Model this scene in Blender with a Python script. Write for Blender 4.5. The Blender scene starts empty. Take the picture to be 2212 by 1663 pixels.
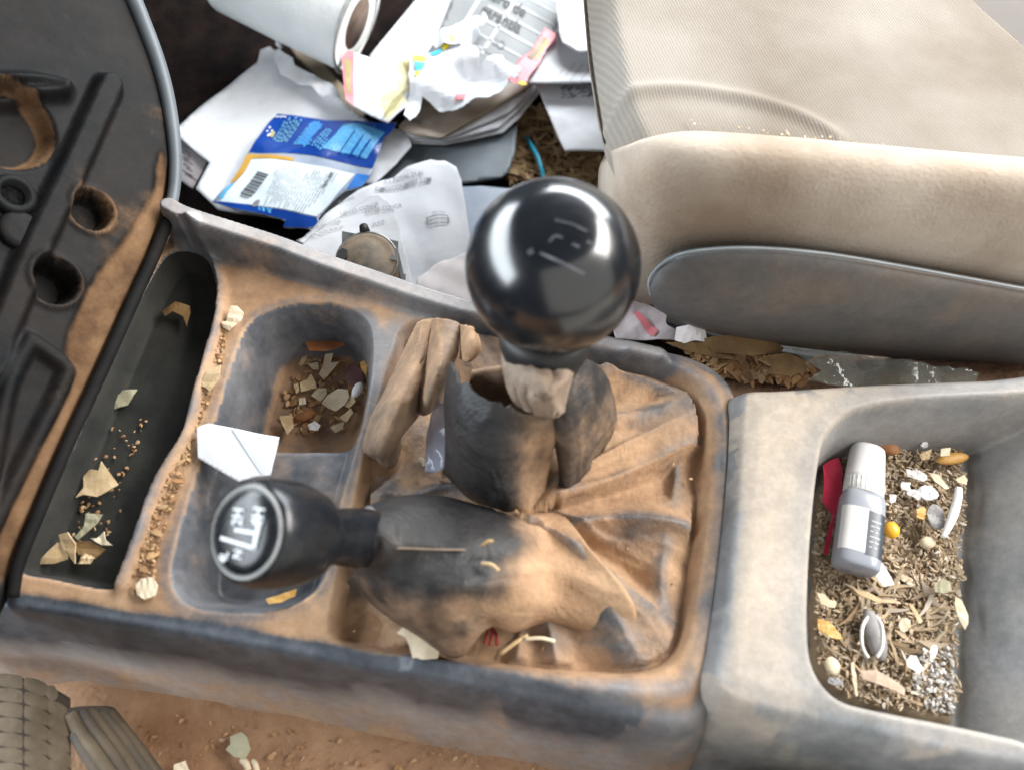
import bpy, bmesh, math, random
import numpy as np
from mathutils import Vector, Matrix
from mathutils.geometry import delaunay_2d_cdt
rng = random.Random(11)
SC = bpy.context.scene
COL = SC.collection

# ------------------------------------------------------------------ camera, light, exposure
# world frame: x towards the rear of the car, y towards the passenger side, z up; console deck at z = 0
TH = math.radians(30.0)
D0 = 0.31
CAM = np.array([0.0, -D0*math.sin(TH), D0*math.cos(TH)])
FW = np.array([0.0, math.sin(TH), -math.cos(TH)])
UP = np.array([0.0, math.cos(TH), math.sin(TH)])
F, CU, CV = 1671.0, 1106.0, 831.5
cd = bpy.data.cameras.new('camera'); cam = bpy.data.objects.new('camera', cd); COL.objects.link(cam)
cam.location = CAM; cam.rotation_euler = (TH, 0, 0)
cd.sensor_width = 36.0; cd.lens = F/2212.0*36.0; cd.clip_start = 0.01; cd.clip_end = 20
cd.dof.use_dof = True; cd.dof.focus_distance = 0.345; cd.dof.aperture_fstop = 8.0
SC.camera = cam

W = bpy.data.worlds.new('World'); SC.world = W; W.use_nodes = True
W.node_tree.nodes['Background'].inputs[0].default_value = (0.80, 0.90, 1.0, 1)
W.node_tree.nodes['Background'].inputs[1].default_value = 0.16

def area(name, loc, aim, sx, sy, power, col):
    l = bpy.data.lights.new(name, 'AREA'); l.shape = 'RECTANGLE'; l.size = sx; l.size_y = sy
    l.energy = power; l.color = col
    o = bpy.data.objects.new(name, l); COL.objects.link(o); o.location = loc
    d = Vector(aim)-Vector(loc); o.rotation_euler = d.to_track_quat('-Z', 'Y').to_euler()
    return o
area('passenger_window_light', (0.37, 0.80, 0.44), (0.05, 0.1, 0), 0.84, 0.42, 24.0, (0.93, 0.97, 1.0))
area('windscreen_light', (-0.70, 0.16, 0.36), (0.0, 0.0, 0.08), 1.5, 0.34, 23.0, (0.86, 0.94, 1.0))
area('driver_door_light', (0.55, -0.75, 0.50), (0.05, -0.02, 0.0), 2.0, 1.4, 10.0, (1.0, 0.95, 0.88))
area('rear_window_light', (0.95, 0.25, 0.75), (0.15, 0.05, 0), 0.8, 0.5, 34.0, (1.0, 0.97, 0.92))

SC.view_settings.view_transform = 'Standard'; SC.view_settings.look = 'None'
SC.view_settings.gamma = 1.0; SC.view_settings.exposure = 0.0
SC.cycles.use_denoising = True
SC.cycles.max_bounces = 6
SC.render.film_transparent = False

# ------------------------------------------------------------------ geometry helpers
def ray(u, v):
    dx = (np.asarray(u, float)-CU)/F; dy = (CV-np.asarray(v, float))/F
    return np.stack([dx+0*dy, FW[1]+dy*UP[1]+0*dx, FW[2]+dy*UP[2]+0*dx], -1)
def P(u, v, z=0.0):
    d = ray(u, v); t = (z-CAM[2])/d[..., 2]
    return CAM+d*t[..., None] if np.ndim(t) else CAM+d*t
def Pd(u, v, depth): return CAM+ray(u, v)*depth
def Pp(u, v, p0, n):
    d = ray(u, v); t = np.dot(np.asarray(p0)-CAM, n)/np.dot(d, n)
    return CAM+d*(t[..., None] if np.ndim(t) else t)
def proj(p):
    q = np.asarray(p)-CAM; dep = q@FW
    return CU+F*q[..., 0]/dep, CV-F*(q@UP)/dep
def pl(pts, z=0.0): return np.array([P(p[0], p[1], p[2] if len(p) > 2 else z) for p in pts])

def smooth_closed(pts, sub=6):
    p = np.asarray(pts, float); n = len(p); out = []
    for i in range(n):
        a, b, c, d = p[i-1], p[i], p[(i+1) % n], p[(i+2) % n]
        for k in range(sub):
            t = k/sub
            out.append(0.5*((2*b)+(-a+c)*t+(2*a-5*b+4*c-d)*t*t+(-a+3*b-3*c+d)*t**3))
    return np.array(out)
def smooth_open(pts, sub=8):
    p = np.asarray(pts, float); p = np.vstack([2*p[0]-p[1], p, 2*p[-1]-p[-2]]); out = []
    for i in range(1, len(p)-2):
        a, b, c, d = p[i-1], p[i], p[i+1], p[i+2]
        for k in range(sub):
            t = k/sub
            out.append(0.5*((2*b)+(-a+c)*t+(2*a-5*b+4*c-d)*t*t+(-a+3*b-3*c+d)*t**3))
    out.append(p[-2]); return np.array(out)
def sdf(poly, X, Y):
    """signed distance to a closed 2-D polygon, negative inside"""
    P2 = np.asarray(poly)[:, :2]; sh = X.shape; x = X.ravel(); y = Y.ravel()
    d2 = np.full(x.shape, 1e9); ins = np.zeros(x.shape, bool)
    for i in range(len(P2)):
        ax, ay = P2[i-1]; bx, by = P2[i]
        ex, ey = bx-ax, by-ay; L = ex*ex+ey*ey
        if L < 1e-14: continue
        t = np.clip(((x-ax)*ex+(y-ay)*ey)/L, 0, 1)
        d2 = np.minimum(d2, (x-ax-t*ex)**2+(y-ay-t*ey)**2)
        c = ((ay > y) != (by > y))
        if abs(by-ay) > 1e-12:
            ins ^= c & (x < (bx-ax)*(y-ay)/(by-ay)+ax)
    d = np.sqrt(d2); return np.where(ins, -d, d).reshape(sh)
def dline(pts, X, Y):
    """distance to an open 2-D polyline, the interpolated extra columns there and the side (+ left of travel)"""
    p = np.asarray(pts, float); sh = X.shape; x = X.ravel(); y = Y.ravel()
    best = np.full(x.shape, 1e9); val = np.zeros((x.size, max(1, p.shape[1]-2))); side = np.zeros(x.size); par = np.zeros(x.size)
    n = len(p)-1
    for i in range(n):
        ax, ay = p[i, :2]; bx, by = p[i+1, :2]; ex, ey = bx-ax, by-ay; L = ex*ex+ey*ey+1e-16
        t = np.clip(((x-ax)*ex+(y-ay)*ey)/L, 0, 1)
        d = (x-ax-t*ex)**2+(y-ay-t*ey)**2; m = d < best
        best[m] = d[m]
        if p.shape[1] > 2: val[m] = p[i, 2:]+(p[i+1, 2:]-p[i, 2:])*t[m][:, None]
        side[m] = np.sign(ex*(y[m]-ay)-ey*(x[m]-ax)); par[m] = (i+t[m])/n
    return np.sqrt(best).reshape(sh), val[:, 0].reshape(sh), side.reshape(sh), par.reshape(sh)
def sstep(a, b, x):
    t = np.clip((x-a)/(b-a), 0, 1); return t*t*(3-2*t)
def vnoise(x, y, s, seed=0):
    x = np.asarray(x)*s; y = np.asarray(y)*s; i = np.floor(x); j = np.floor(y); fx = x-i; fy = y-j
    fx = fx*fx*(3-2*fx); fy = fy*fy*(3-2*fy)
    def h(a, b):
        q = np.sin(a*127.1+b*311.7+seed*74.7)*43758.5453; return q-np.floor(q)
    return (h(i, j)*(1-fx)+h(i+1, j)*fx)*(1-fy)+(h(i, j+1)*(1-fx)+h(i+1, j+1)*fx)*fy
def fbm(x, y, s, seed=0, o=4):
    r = 0; a = 0.5
    for k in range(o): r = r+a*vnoise(x, y, s*2**k, seed+k*3.3); a *= 0.5
    return r

def link(o, parent=None):
    COL.objects.link(o)
    if parent is not None: o.parent = parent
    return o
def tag(o, label=None, cat=None, group=None, kind=None):
    if label: o['label'] = label
    if cat: o['category'] = cat
    if group: o['group'] = group
    if kind: o['kind'] = kind
    return o
def empty(name, loc=(0, 0, 0), label=None, cat=None, group=None):
    # parts are modelled in world coordinates: the parent inverse keeps them there
    o = bpy.data.objects.new(name, None); COL.objects.link(o); o.location = Vector([float(c) for c in loc])
    o.empty_display_size = 0.01
    return tag(o, label, cat, group)
def mesh_obj(name, verts, faces, mat, parent=None, smooth=True, attr=None):
    me = bpy.data.meshes.new(name)
    me.from_pydata([tuple(map(float, v)) for v in verts], [], [tuple(map(int, f)) for f in faces])
    me.update()
    if smooth: me.polygons.foreach_set('use_smooth', [True]*len(me.polygons))
    if attr is not None:
        for k, a in attr.items():
            at = me.attributes.new(k, 'FLOAT', 'POINT'); at.data.foreach_set('value', np.asarray(a, np.float32))
    me.materials.append(mat)
    o = bpy.data.objects.new(name, me); COL.objects.link(o)
    if parent is not None:
        o.parent = parent; o.matrix_parent_inverse = Matrix.Translation(-parent.location)
    return o
def solidify(o, t, off=-1.0):
    m = o.modifiers.new('thickness', 'SOLIDIFY'); m.thickness = t; m.offset = off; m.use_even_offset = False
    return o
def bevel(o, w, seg=2):
    m = o.modifiers.new('edge', 'BEVEL'); m.width = w; m.segments = seg; m.limit_method = 'ANGLE'
    return o

def grid_faces(nr, nc, keep=None):
    idx = np.arange(nr*nc).reshape(nr, nc)
    q = np.stack([idx[:-1, :-1], idx[:-1, 1:], idx[1:, 1:], idx[1:, :-1]], -1).reshape(-1, 4)
    if keep is not None:
        k = (keep[:-1, :-1] & keep[:-1, 1:] & keep[1:, 1:] & keep[1:, :-1]).ravel(); q = q[k]
    return q
def heightfield(name, x0, x1, y0, y1, cell, fn, mat, parent=None, frame=None):
    """fn(X, Y) -> Z, keep, attrs.  frame = (origin, e1, e2, n) or None for the world"""
    nx = int((x1-x0)/cell)+1; ny = int((y1-y0)/cell)+1
    X, Y = np.meshgrid(np.linspace(x0, x1, nx), np.linspace(y0, y1, ny))
    Z, keep, at = fn(X, Y)
    f = grid_faces(ny, nx, keep)
    used = np.unique(f); remap = np.full(nx*ny, -1); remap[used] = np.arange(len(used))
    L = np.stack([X, Y, Z], -1).reshape(-1, 3)[used]
    if frame is not None:
        o, e1, e2, n = frame; L = o+L[:, :1]*e1+L[:, 1:2]*e2+L[:, 2:]*n
    at = {k: v.ravel()[used] for k, v in at.items()}
    return mesh_obj(name, L, remap[f], mat, parent, True, at)

def cr_interp(c, axis, sub):
    c = np.moveaxis(np.asarray(c, float), axis, 0)
    c = np.concatenate([2*c[:1]-c[1:2], c, 2*c[-1:]-c[-2:-1]]); out = []
    for i in range(1, len(c)-2):
        a, b, cc, d = c[i-1], c[i], c[i+1], c[i+2]
        for k in range(sub):
            t = k/sub
            out.append(0.5*((2*b)+(-a+cc)*t+(2*a-5*b+4*cc-d)*t*t+(-a+3*b-3*cc+d)*t**3))
    out.append(c[-2]); return np.moveaxis(np.array(out), 0, axis)
def patch(name, ctrl, mat, parent=None, sub=8, thick=0.0008, wob=0.0, dust=None, seed=0, torn=None, off=-1.0, pleat=(2.6, 1.3)):
    """smooth leather / cloth patch through a grid of (u, v, z) control points"""
    C = np.array([[P(*c) for c in r] for r in ctrl])
    S = cr_interp(cr_interp(C, 0, sub), 1, sub); nr, nc = S.shape[:2]
    if torn is not None:                     # ragged upper edge: slide the rows down by a ragged amount
        R_ = np.arange(nr); S2 = S.copy()
        for q_ in range(nc):
            a = torn(q_/(nc-1))*nr
            for k in range(3): S2[:, q_, k] = np.interp(a+(nr-1-a)*R_/(nr-1), R_, S[:, q_, k])
        S = S2
    if wob:
        rr_, cc_ = np.meshgrid(np.linspace(0, 1, nr), np.linspace(0, 1, nc), indexing='ij')
        wv = vnoise(cc_*3, rr_*3, 1.0, seed+5)*1.3
        r1 = 1-np.abs(2*vnoise(cc_*pleat[0]+wv, rr_*pleat[1]+wv*0.6, 1.0, seed)-1); r2 = 1-np.abs(2*vnoise(cc_*pleat[0]*2.3, rr_*pleat[1]*2.5+wv, 1.0, seed+9)-1)
        n = (r1**2.2-0.35)*1.15+(r2**2.5-0.3)*0.45
        ed = np.minimum(1, np.minimum(cc_, 1-cc_)*6+0.35)
        S = S+np.array([0.15, -0.5, 0.85])*(n*wob*ed)[..., None]
    keep = np.ones((nr, nc), bool)
    f = grid_faces(nr, nc, keep); V = S.reshape(-1, 3)
    d = np.full(len(V), 0.5) if dust is None else np.array([dust(i/(nr-1), j/(nc-1)) for i in range(nr) for j in range(nc)])
    used = np.unique(f); rm = np.full(len(V), -1); rm[used] = np.arange(len(used))
    o = mesh_obj(name, V[used], rm[f], mat, parent, True, {'dust': d[used]})
    if thick: solidify(o, thick, off)
    return o
def tube_mesh(pts, r, seg=10, cap=True):
    p = np.asarray(pts, float); r = np.broadcast_to(r, (len(p),)); V = []; Fc = []
    for i in range(len(p)):
        t = p[min(i+1, len(p)-1)]-p[max(i-1, 0)]; t = t/np.linalg.norm(t)
        a = np.cross(t, [0.13, 0.21, 1.0]); a /= np.linalg.norm(a); b = np.cross(t, a)
        for k in range(seg):
            an = 2*math.pi*k/seg; V.append(p[i]+r[i]*(math.cos(an)*a+math.sin(an)*b))
    for i in range(len(p)-1):
        for k in range(seg):
            k2 = (k+1) % seg; Fc.append((i*seg+k, i*seg+k2, (i+1)*seg+k2, (i+1)*seg+k))
    if cap: Fc += [tuple(range(seg))[::-1], tuple(range((len(p)-1)*seg, len(p)*seg))]
    return V, Fc
def frame_of(ax):
    ax = np.asarray(ax, float); ax = ax/np.linalg.norm(ax)
    a = np.cross(ax, [0, 1, 0.2]); a /= np.linalg.norm(a); return ax, a, np.cross(ax, a)
def lathe(name, o, ax, prof, mat, parent=None, seg=48, sy=1.0):
    """prof: (distance along axis, radius) pairs"""
    ax, a, b = frame_of(ax); V = []; Fc = []; n = len(prof)
    for h, r in prof:
        for k in range(seg):
            an = 2*math.pi*k/seg; V.append(np.asarray(o)+ax*h+r*(math.cos(an)*a+sy*math.sin(an)*b))
    for i in range(n-1):
        for k in range(seg):
            k2 = (k+1) % seg; Fc.append((i*seg+k, i*seg+k2, (i+1)*seg+k2, (i+1)*seg+k))
    if prof[0][1] > 0: Fc.append(tuple(range(seg))[::-1])
    if prof[-1][1] > 0: Fc.append(tuple(range((n-1)*seg, n*seg)))
    return mesh_obj(name, V, Fc, mat, parent)

# ------------------------------------------------------------------ materials
def nodes(name):
    m = bpy.data.materials.new(name); m.use_nodes = True; nt = m.node_tree
    return m, nt, nt.nodes['Principled BSDF'], nt.links
def nd(nt, t, **kw):
    n = nt.nodes.new(t)
    for k, v in kw.items():
        if k in n.inputs: n.inputs[k].default_value = v
        else: setattr(n, k, v)
    return n
def ramp(nt, pts):
    r = nt.nodes.new('ShaderNodeValToRGB'); e = r.color_ramp.elements
    while len(e) < len(pts): e.new(0.5)
    for x, (p, c) in zip(e, pts): x.position = p; x.color = (*c, 1) if len(c) == 3 else c
    return r
def plain(name, c1, c2=None, rough=0.6, scale=60.0, bump=0.15, bscale=None, spec=0.4, coat=0.0, dist=0.0006, lo=0.35, hi=0.65):
    m, nt, b, L = nodes(name); c2 = c2 or c1
    tc = nd(nt, 'ShaderNodeTexCoord')
    n1 = nd(nt, 'ShaderNodeTexNoise', Scale=scale, Detail=6.0, Roughness=0.6); L.new(tc.outputs['Object'], n1.inputs['Vector'])
    r = ramp(nt, [(lo, c1), (hi, c2)]); L.new(n1.outputs['Fac'], r.inputs['Fac']); L.new(r.outputs['Color'], b.inputs['Base Color'])
    b.inputs['Roughness'].default_value = rough; b.inputs['Specular IOR Level'].default_value = spec
    b.inputs['Coat Weight'].default_value = coat; b.inputs['Coat Roughness'].default_value = 0.1
    if bump:
        n2 = nd(nt, 'ShaderNodeTexNoise', Scale=bscale or scale*6, Detail=4.0); L.new(tc.outputs['Object'], n2.inputs['Vector'])
        bp = nd(nt, 'ShaderNodeBump', Strength=bump, Distance=dist); L.new(n2.outputs['Fac'], bp.inputs['Height']); L.new(bp.outputs['Normal'], b.inputs['Normal'])
    return m
DUST1, DUST2 = (0.245, 0.138, 0.072), (0.47, 0.305, 0.185)
def dusty(name, base, base2, film=(0.20, 0.18, 0.165), filmamt=0.35, rough=0.5, d1=DUST1, d2=DUST2, scale=38.0, leather=False, spec=0.45, soft=(0.05, 0.95)):
    """worn plastic or leather with settled dust; the mesh attribute 'dust' says where it lies"""
    m, nt, b, L = nodes(name); tc = nd(nt, 'ShaderNodeTexCoord'); at = nd(nt, 'ShaderNodeAttribute', attribute_name='dust')
    def noise(s, det=7.0, ro=0.62, dim=None):
        n = nd(nt, 'ShaderNodeTexNoise', Scale=s, Detail=det, Roughness=ro); L.new(tc.outputs['Object'], n.inputs['Vector']); return n
    n1, n2, n3, n4, n5 = noise(scale), noise(scale*3.1), noise(scale*0.6, 4.0), noise(700.0, 3.0), noise(260.0, 5.0, 0.75)
    mb = ramp(nt, [(0.38, base), (0.66, base2)]); L.new(n2.outputs['Fac'], mb.inputs['Fac'])
    # thin grey film
    ff = ramp(nt, [(0.38, (0, 0, 0)), (0.72, (1, 1, 1))]); L.new(n3.outputs['Fac'], ff.inputs['Fac'])
    fm = nd(nt, 'ShaderNodeMath', operation='MULTIPLY'); L.new(ff.outputs['Color'], fm.inputs[0]); fm.inputs[1].default_value = filmamt
    fa = nd(nt, 'ShaderNodeAttribute', attribute_name='film'); fs = nd(nt, 'ShaderNodeMath', operation='ADD', use_clamp=True); L.new(fm.outputs[0], fs.inputs[0]); L.new(fa.outputs['Fac'], fs.inputs[1])
    mx1 = nd(nt, 'ShaderNodeMix', data_type='RGBA'); L.new(fs.outputs[0], mx1.inputs['Factor']); L.new(mb.outputs['Color'], mx1.inputs['A']); mx1.inputs['B'].default_value = (*film, 1)
    # dust coverage = attribute pushed by noise
    s1 = nd(nt, 'ShaderNodeMath', operation='MULTIPLY_ADD'); L.new(n1.outputs['Fac'], s1.inputs[0]); s1.inputs[1].default_value = 1.5; s1.inputs[2].default_value = -0.75
    s2 = nd(nt, 'ShaderNodeMath', operation='MULTIPLY_ADD'); L.new(n2.outputs['Fac'], s2.inputs[0]); s2.inputs[1].default_value = 0.7; s2.inputs[2].default_value = -0.35
    s3 = nd(nt, 'ShaderNodeMath', operation='ADD'); L.new(s1.outputs[0], s3.inputs[0]); L.new(s2.outputs[0], s3.inputs[1])
    s4 = nd(nt, 'ShaderNodeMath', operation='ADD'); L.new(s3.outputs[0], s4.inputs[0]); L.new(at.outputs['Fac'], s4.inputs[1])
    cov = nd(nt, 'ShaderNodeMapRange', interpolation_type='SMOOTHSTEP'); L.new(s4.outputs[0], cov.inputs['Value']); cov.inputs['From Min'].default_value = soft[0]; cov.inputs['From Max'].default_value = soft[1]
    dc = ramp(nt, [(0.3, d1), (0.72, d2)]); L.new(n1.outputs['Fac'], dc.inputs['Fac'])
    mx2 = nd(nt, 'ShaderNodeMix', data_type='RGBA'); L.new(cov.outputs['Result'], mx2.inputs['Factor']); L.new(mx1.outputs['Result'], mx2.inputs['A']); L.new(dc.outputs['Color'], mx2.inputs['B'])
    gr = nd(nt, 'ShaderNodeMapRange'); L.new(n5.outputs['Fac'], gr.inputs['Value']); gr.inputs['From Min'].default_value = 0.3; gr.inputs['From Max'].default_value = 0.7; gr.inputs['To Min'].default_value = 0.84; gr.inputs['To Max'].default_value = 1.14
    mx3 = nd(nt, 'ShaderNodeMix', data_type='RGBA', blend_type='MULTIPLY'); mx3.inputs['Factor'].default_value = 1.0; L.new(mx2.outputs['Result'], mx3.inputs['A']); L.new(gr.outputs['Result'], mx3.inputs['B']); L.new(mx3.outputs['Result'], b.inputs['Base Color'])
    rr = nd(nt, 'ShaderNodeMix', data_type='FLOAT'); L.new(cov.outputs['Result'], rr.inputs['Factor']); rr.inputs['A'].default_value = rough; rr.inputs['B'].default_value = 0.92
    L.new(rr.outputs['Result'], b.inputs['Roughness']); b.inputs['Specular IOR Level'].default_value = spec
    ad = nd(nt, 'ShaderNodeMath', operation='MULTIPLY_ADD'); L.new(n4.outputs['Fac'], ad.inputs[0]); ad.inputs[1].default_value = 0.5; L.new(n5.outputs['Fac'], ad.inputs[2])
    if leather:
        n6 = nd(nt, 'ShaderNodeTexNoise', Scale=42.0, Detail=3.0, Roughness=0.5, Distortion=1.2); L.new(tc.outputs['Object'], n6.inputs['Vector'])
        m6 = nd(nt, 'ShaderNodeMath', operation='SUBTRACT'); L.new(n6.outputs['Fac'], m6.inputs[0]); m6.inputs[1].default_value = 0.5
        a6 = nd(nt, 'ShaderNodeMath', operation='ABSOLUTE'); L.new(m6.outputs[0], a6.inputs[0])
        k6 = nd(nt, 'ShaderNodeMath', operation='MULTIPLY_ADD'); L.new(a6.outputs[0], k6.inputs[0]); k6.inputs[1].default_value = -4.5; L.new(ad.outputs[0], k6.inputs[2]); ad = k6
    bp = nd(nt, 'ShaderNodeBump', Strength=0.22 if not leather else 0.42, Distance=0.0010 if not leather else 0.0014); L.new(ad.outputs[0], bp.inputs['Height']); L.new(bp.outputs['Normal'], b.inputs['Normal'])
    return m

M = {}
M['console'] = dusty('console_plastic', (0.045, 0.052, 0.064), (0.085, 0.095, 0.112), (0.36, 0.335, 0.325), 0.42, rough=0.40)
M['rearbox'] = dusty('rear_box_plastic', (0.11, 0.118, 0.124), (0.20, 0.207, 0.215), (0.36, 0.35, 0.345), 0.7, d1=(0.35, 0.285, 0.22), d2=(0.46, 0.39, 0.315), soft=(-0.25, 1.15), scale=14)
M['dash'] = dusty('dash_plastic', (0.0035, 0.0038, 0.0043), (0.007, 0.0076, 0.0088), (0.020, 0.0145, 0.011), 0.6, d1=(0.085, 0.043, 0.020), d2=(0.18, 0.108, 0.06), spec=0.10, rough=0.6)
M['leather'] = dusty('boot_leather', (0.011, 0.0115, 0.013), (0.028, 0.027, 0.028), (0.10, 0.078, 0.062), 0.25, leather=True, rough=0.5, scale=30)
M['boot'] = dusty('boot_panel_leather', (0.065, 0.066, 0.072), (0.13, 0.125, 0.125), (0.24, 0.20, 0.175), 0.5, leather=True, rough=0.5, scale=34)  # base set grey-blue: specular light on the crests put into the colour
M['leather_tan'] = dusty('boot_leather_dusty', (0.15, 0.110, 0.082), (0.24, 0.18, 0.135), (0.34, 0.25, 0.18), 0.7, leather=True, rough=0.7, scale=34)
M['knob'] = plain('knob_black', (0.002, 0.003, 0.005), (0.004, 0.0055, 0.008), rough=0.2, scale=40, bump=0.03, spec=0.9, coat=0.0)
M['knob2'] = plain('small_knob_black', (0.005, 0.006, 0.008), (0.010, 0.012, 0.015), rough=0.34, scale=50, bump=0.10)
M['black'] = plain('black_plastic', (0.008, 0.008, 0.009), (0.02, 0.019, 0.019), rough=0.5, scale=60)
M['rubber'] = plain('tray_rubber', (0.007, 0.0073, 0.0065), (0.022, 0.021, 0.017), rough=0.85, scale=45, bump=0.4)
M['mark_white'] = plain('white_marking', (0.75, 0.78, 0.80), (0.6, 0.63, 0.65), rough=0.5, scale=300, bump=0)
M['mark_worn'] = plain('worn_marking', (0.010, 0.012, 0.015), (0.12, 0.125, 0.14), rough=0.4, scale=160, bump=0)
M['ring'] = plain('knob_ring', (0.20, 0.20, 0.19), (0.30, 0.30, 0.29), rough=0.45, scale=150, bump=0.1)
M['paper'] = plain('white_paper', (0.47, 0.47, 0.485), (0.63, 0.64, 0.67), rough=0.75, scale=20, bump=0.35, bscale=70, dist=0.0016, lo=0.28, hi=0.5)
M['paper_grey'] = plain('greyed_paper', (0.52, 0.54, 0.58), (0.66, 0.68, 0.72), rough=0.8, scale=18, bump=0.12, bscale=150)
M['paper_pink'] = plain('pinkish_paper', (0.76, 0.68, 0.67), (0.84, 0.80, 0.80), rough=0.75, scale=22, bump=0.15)
M['card_grey'] = plain('grey_card', (0.16, 0.145, 0.15), (0.25, 0.23, 0.235), rough=0.7, scale=50)
M['card_tan'] = plain('tan_card', (0.28, 0.22, 0.15), (0.38, 0.31, 0.23), rough=0.8, scale=40)
M['book_grey'] = plain('book_cover_grey', (0.17, 0.18, 0.185), (0.22, 0.23, 0.235), rough=0.4, scale=20, bump=0.03)
M['book_stripe'] = plain('book_stripe', (0.34, 0.35, 0.355), (0.42, 0.43, 0.435), rough=0.4, scale=30, bump=0)
M['book_brown'] = plain('book_cover_brown', (0.30, 0.235, 0.185), (0.46, 0.39, 0.33), rough=0.6, scale=26, bump=0.05)
M['ink'] = plain('dark_ink', (0.035, 0.035, 0.04), (0.09, 0.09, 0.10), rough=0.6, scale=200, bump=0)
M['ink_grey'] = plain('grey_ink', (0.13, 0.135, 0.15), (0.24, 0.25, 0.27), rough=0.6, scale=200, bump=0)
M['red'] = plain('red_wrapper', (0.62, 0.07, 0.09), (0.75, 0.13, 0.15), rough=0.35, scale=60, bump=0.05)
M['pink'] = plain('pink_print', (0.75, 0.22, 0.25), (0.80, 0.30, 0.32), rough=0.45, scale=60, bump=0)
M['yellow'] = plain('yellow_print', (0.78, 0.62, 0.02), (0.82, 0.68, 0.03), rough=0.5, scale=80, bump=0)
M['cyan'] = plain('cyan_print', (0.04, 0.42, 0.66), (0.06, 0.50, 0.74), rough=0.5, scale=80, bump=0)
M['paleyellow'] = plain('pale_yellow_print', (0.56, 0.50, 0.28), (0.66, 0.60, 0.38), rough=0.6, scale=80, bump=0)
M['olive'] = plain('olive_print', (0.34, 0.30, 0.12), (0.42, 0.38, 0.18), rough=0.6, scale=80, bump=0)
M['lilac'] = plain('lilac_print', (0.45, 0.45, 0.66), (0.60, 0.60, 0.78), rough=0.5, scale=90, bump=0)
M['bagblue'] = plain('bag_dark_blue', (0.005, 0.030, 0.19), (0.010, 0.055, 0.29), rough=0.18, scale=30, bump=0.25, bscale=45, dist=0.002, spec=0.6)
M['bagmid'] = plain('bag_mid_blue', (0.012, 0.11, 0.42), (0.03, 0.19, 0.55), rough=0.28, scale=40, bump=0.1, bscale=60, dist=0.001)
M['bagcyan'] = plain('bag_light_blue', (0.07, 0.30, 0.52), (0.12, 0.38, 0.60), rough=0.35, scale=60, bump=0)
M['bagteal'] = plain('bag_teal', (0.12, 0.30, 0.40), (0.17, 0.36, 0.46), rough=0.35, scale=60, bump=0)
M['baggold'] = plain('bag_gold', (0.42, 0.22, 0.03), (0.52, 0.32, 0.08), rough=0.3, scale=50, bump=0.05)
M['bagwhite'] = plain('bag_white', (0.58, 0.66, 0.72), (0.68, 0.75, 0.80), rough=0.25, scale=20, bump=0.35, bscale=55, dist=0.002)
M['baggrey'] = plain('bag_grey', (0.24, 0.29, 0.37), (0.34, 0.38, 0.46), rough=0.3, scale=50, bump=0.05)
M['folder'] = plain('blue_grey_folder', (0.060, 0.078, 0.095), (0.16, 0.185, 0.205), rough=0.5, scale=16, bump=0.08)
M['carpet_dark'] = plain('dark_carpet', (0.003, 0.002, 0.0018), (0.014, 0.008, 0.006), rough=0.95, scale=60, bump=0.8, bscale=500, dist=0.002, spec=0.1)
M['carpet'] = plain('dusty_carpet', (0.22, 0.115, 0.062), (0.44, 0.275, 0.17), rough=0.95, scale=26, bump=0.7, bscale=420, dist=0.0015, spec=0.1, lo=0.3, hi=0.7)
M['tunnel'] = plain('tunnel_carpet', (0.085, 0.045, 0.027), (0.26, 0.16, 0.105), rough=0.95, scale=30, bump=0.8, bscale=420, dist=0.002, spec=0.1)
M['blackcard'] = plain('black_trim', (0.004, 0.004, 0.004), (0.010, 0.009, 0.009), rough=0.8, scale=40, spec=0.15)
M['tissue'] = plain('tissue_paper', (0.60, 0.63, 0.63), (0.70, 0.72, 0.72), rough=0.9, scale=30, bump=0.5, bscale=260, dist=0.001)
M['tissue_side'] = plain('tissue_roll_end', (0.62, 0.62, 0.60), (0.72, 0.72, 0.70), rough=0.9, scale=60, bump=0.3, bscale=300)
M['core'] = plain('cardboard_core', (0.085, 0.055, 0.04), (0.14, 0.10, 0.075), rough=0.9, scale=60)
M['straw'] = plain('straw', (0.28, 0.17, 0.075), (0.55, 0.40, 0.22), rough=0.8, scale=35, bump=0.2)
M['chaff'] = plain('chaff', (0.17, 0.11, 0.065), (0.48, 0.38, 0.25), rough=0.9, scale=70, bump=0.2, lo=0.3, hi=0.66)
M['flake'] = plain('dry_flake', (0.42, 0.29, 0.15), (0.60, 0.46, 0.28), rough=0.8, scale=120, bump=0.3, bscale=400)
M['flake_pale'] = plain('pale_flake', (0.58, 0.47, 0.32), (0.72, 0.62, 0.46), rough=0.8, scale=90, bump=0.25, bscale=350)
M['flake_green'] = plain('greenish_flake', (0.27, 0.25, 0.16), (0.38, 0.36, 0.25), rough=0.85, scale=90, bump=0.25)
M['leaf'] = plain('dead_leaf', (0.10, 0.055, 0.018), (0.22, 0.13, 0.05), rough=0.7, scale=70, bump=0.4, bscale=200)
M['almond'] = plain('almond_skin', (0.20, 0.075, 0.025), (0.34, 0.15, 0.055), rough=0.7, scale=160, bump=0.5, bscale=300)
M['amber'] = plain('amber_shell', (0.44, 0.22, 0.045), (0.58, 0.34, 0.10), rough=0.5, scale=120, bump=0.3)
M['orange_yellow'] = plain('orange_yellow_seed', (0.75, 0.38, 0.02), (0.80, 0.48, 0.08), rough=0.35, scale=80, bump=0.1)
M['seedgrey'] = plain('seed_grey', (0.17, 0.16, 0.16), (0.30, 0.29, 0.29), rough=0.5, scale=140, bump=0.2)
M['white_bit'] = plain('white_bit', (0.72, 0.71, 0.69), (0.84, 0.83, 0.81), rough=0.6, scale=60, bump=0.2)
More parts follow.
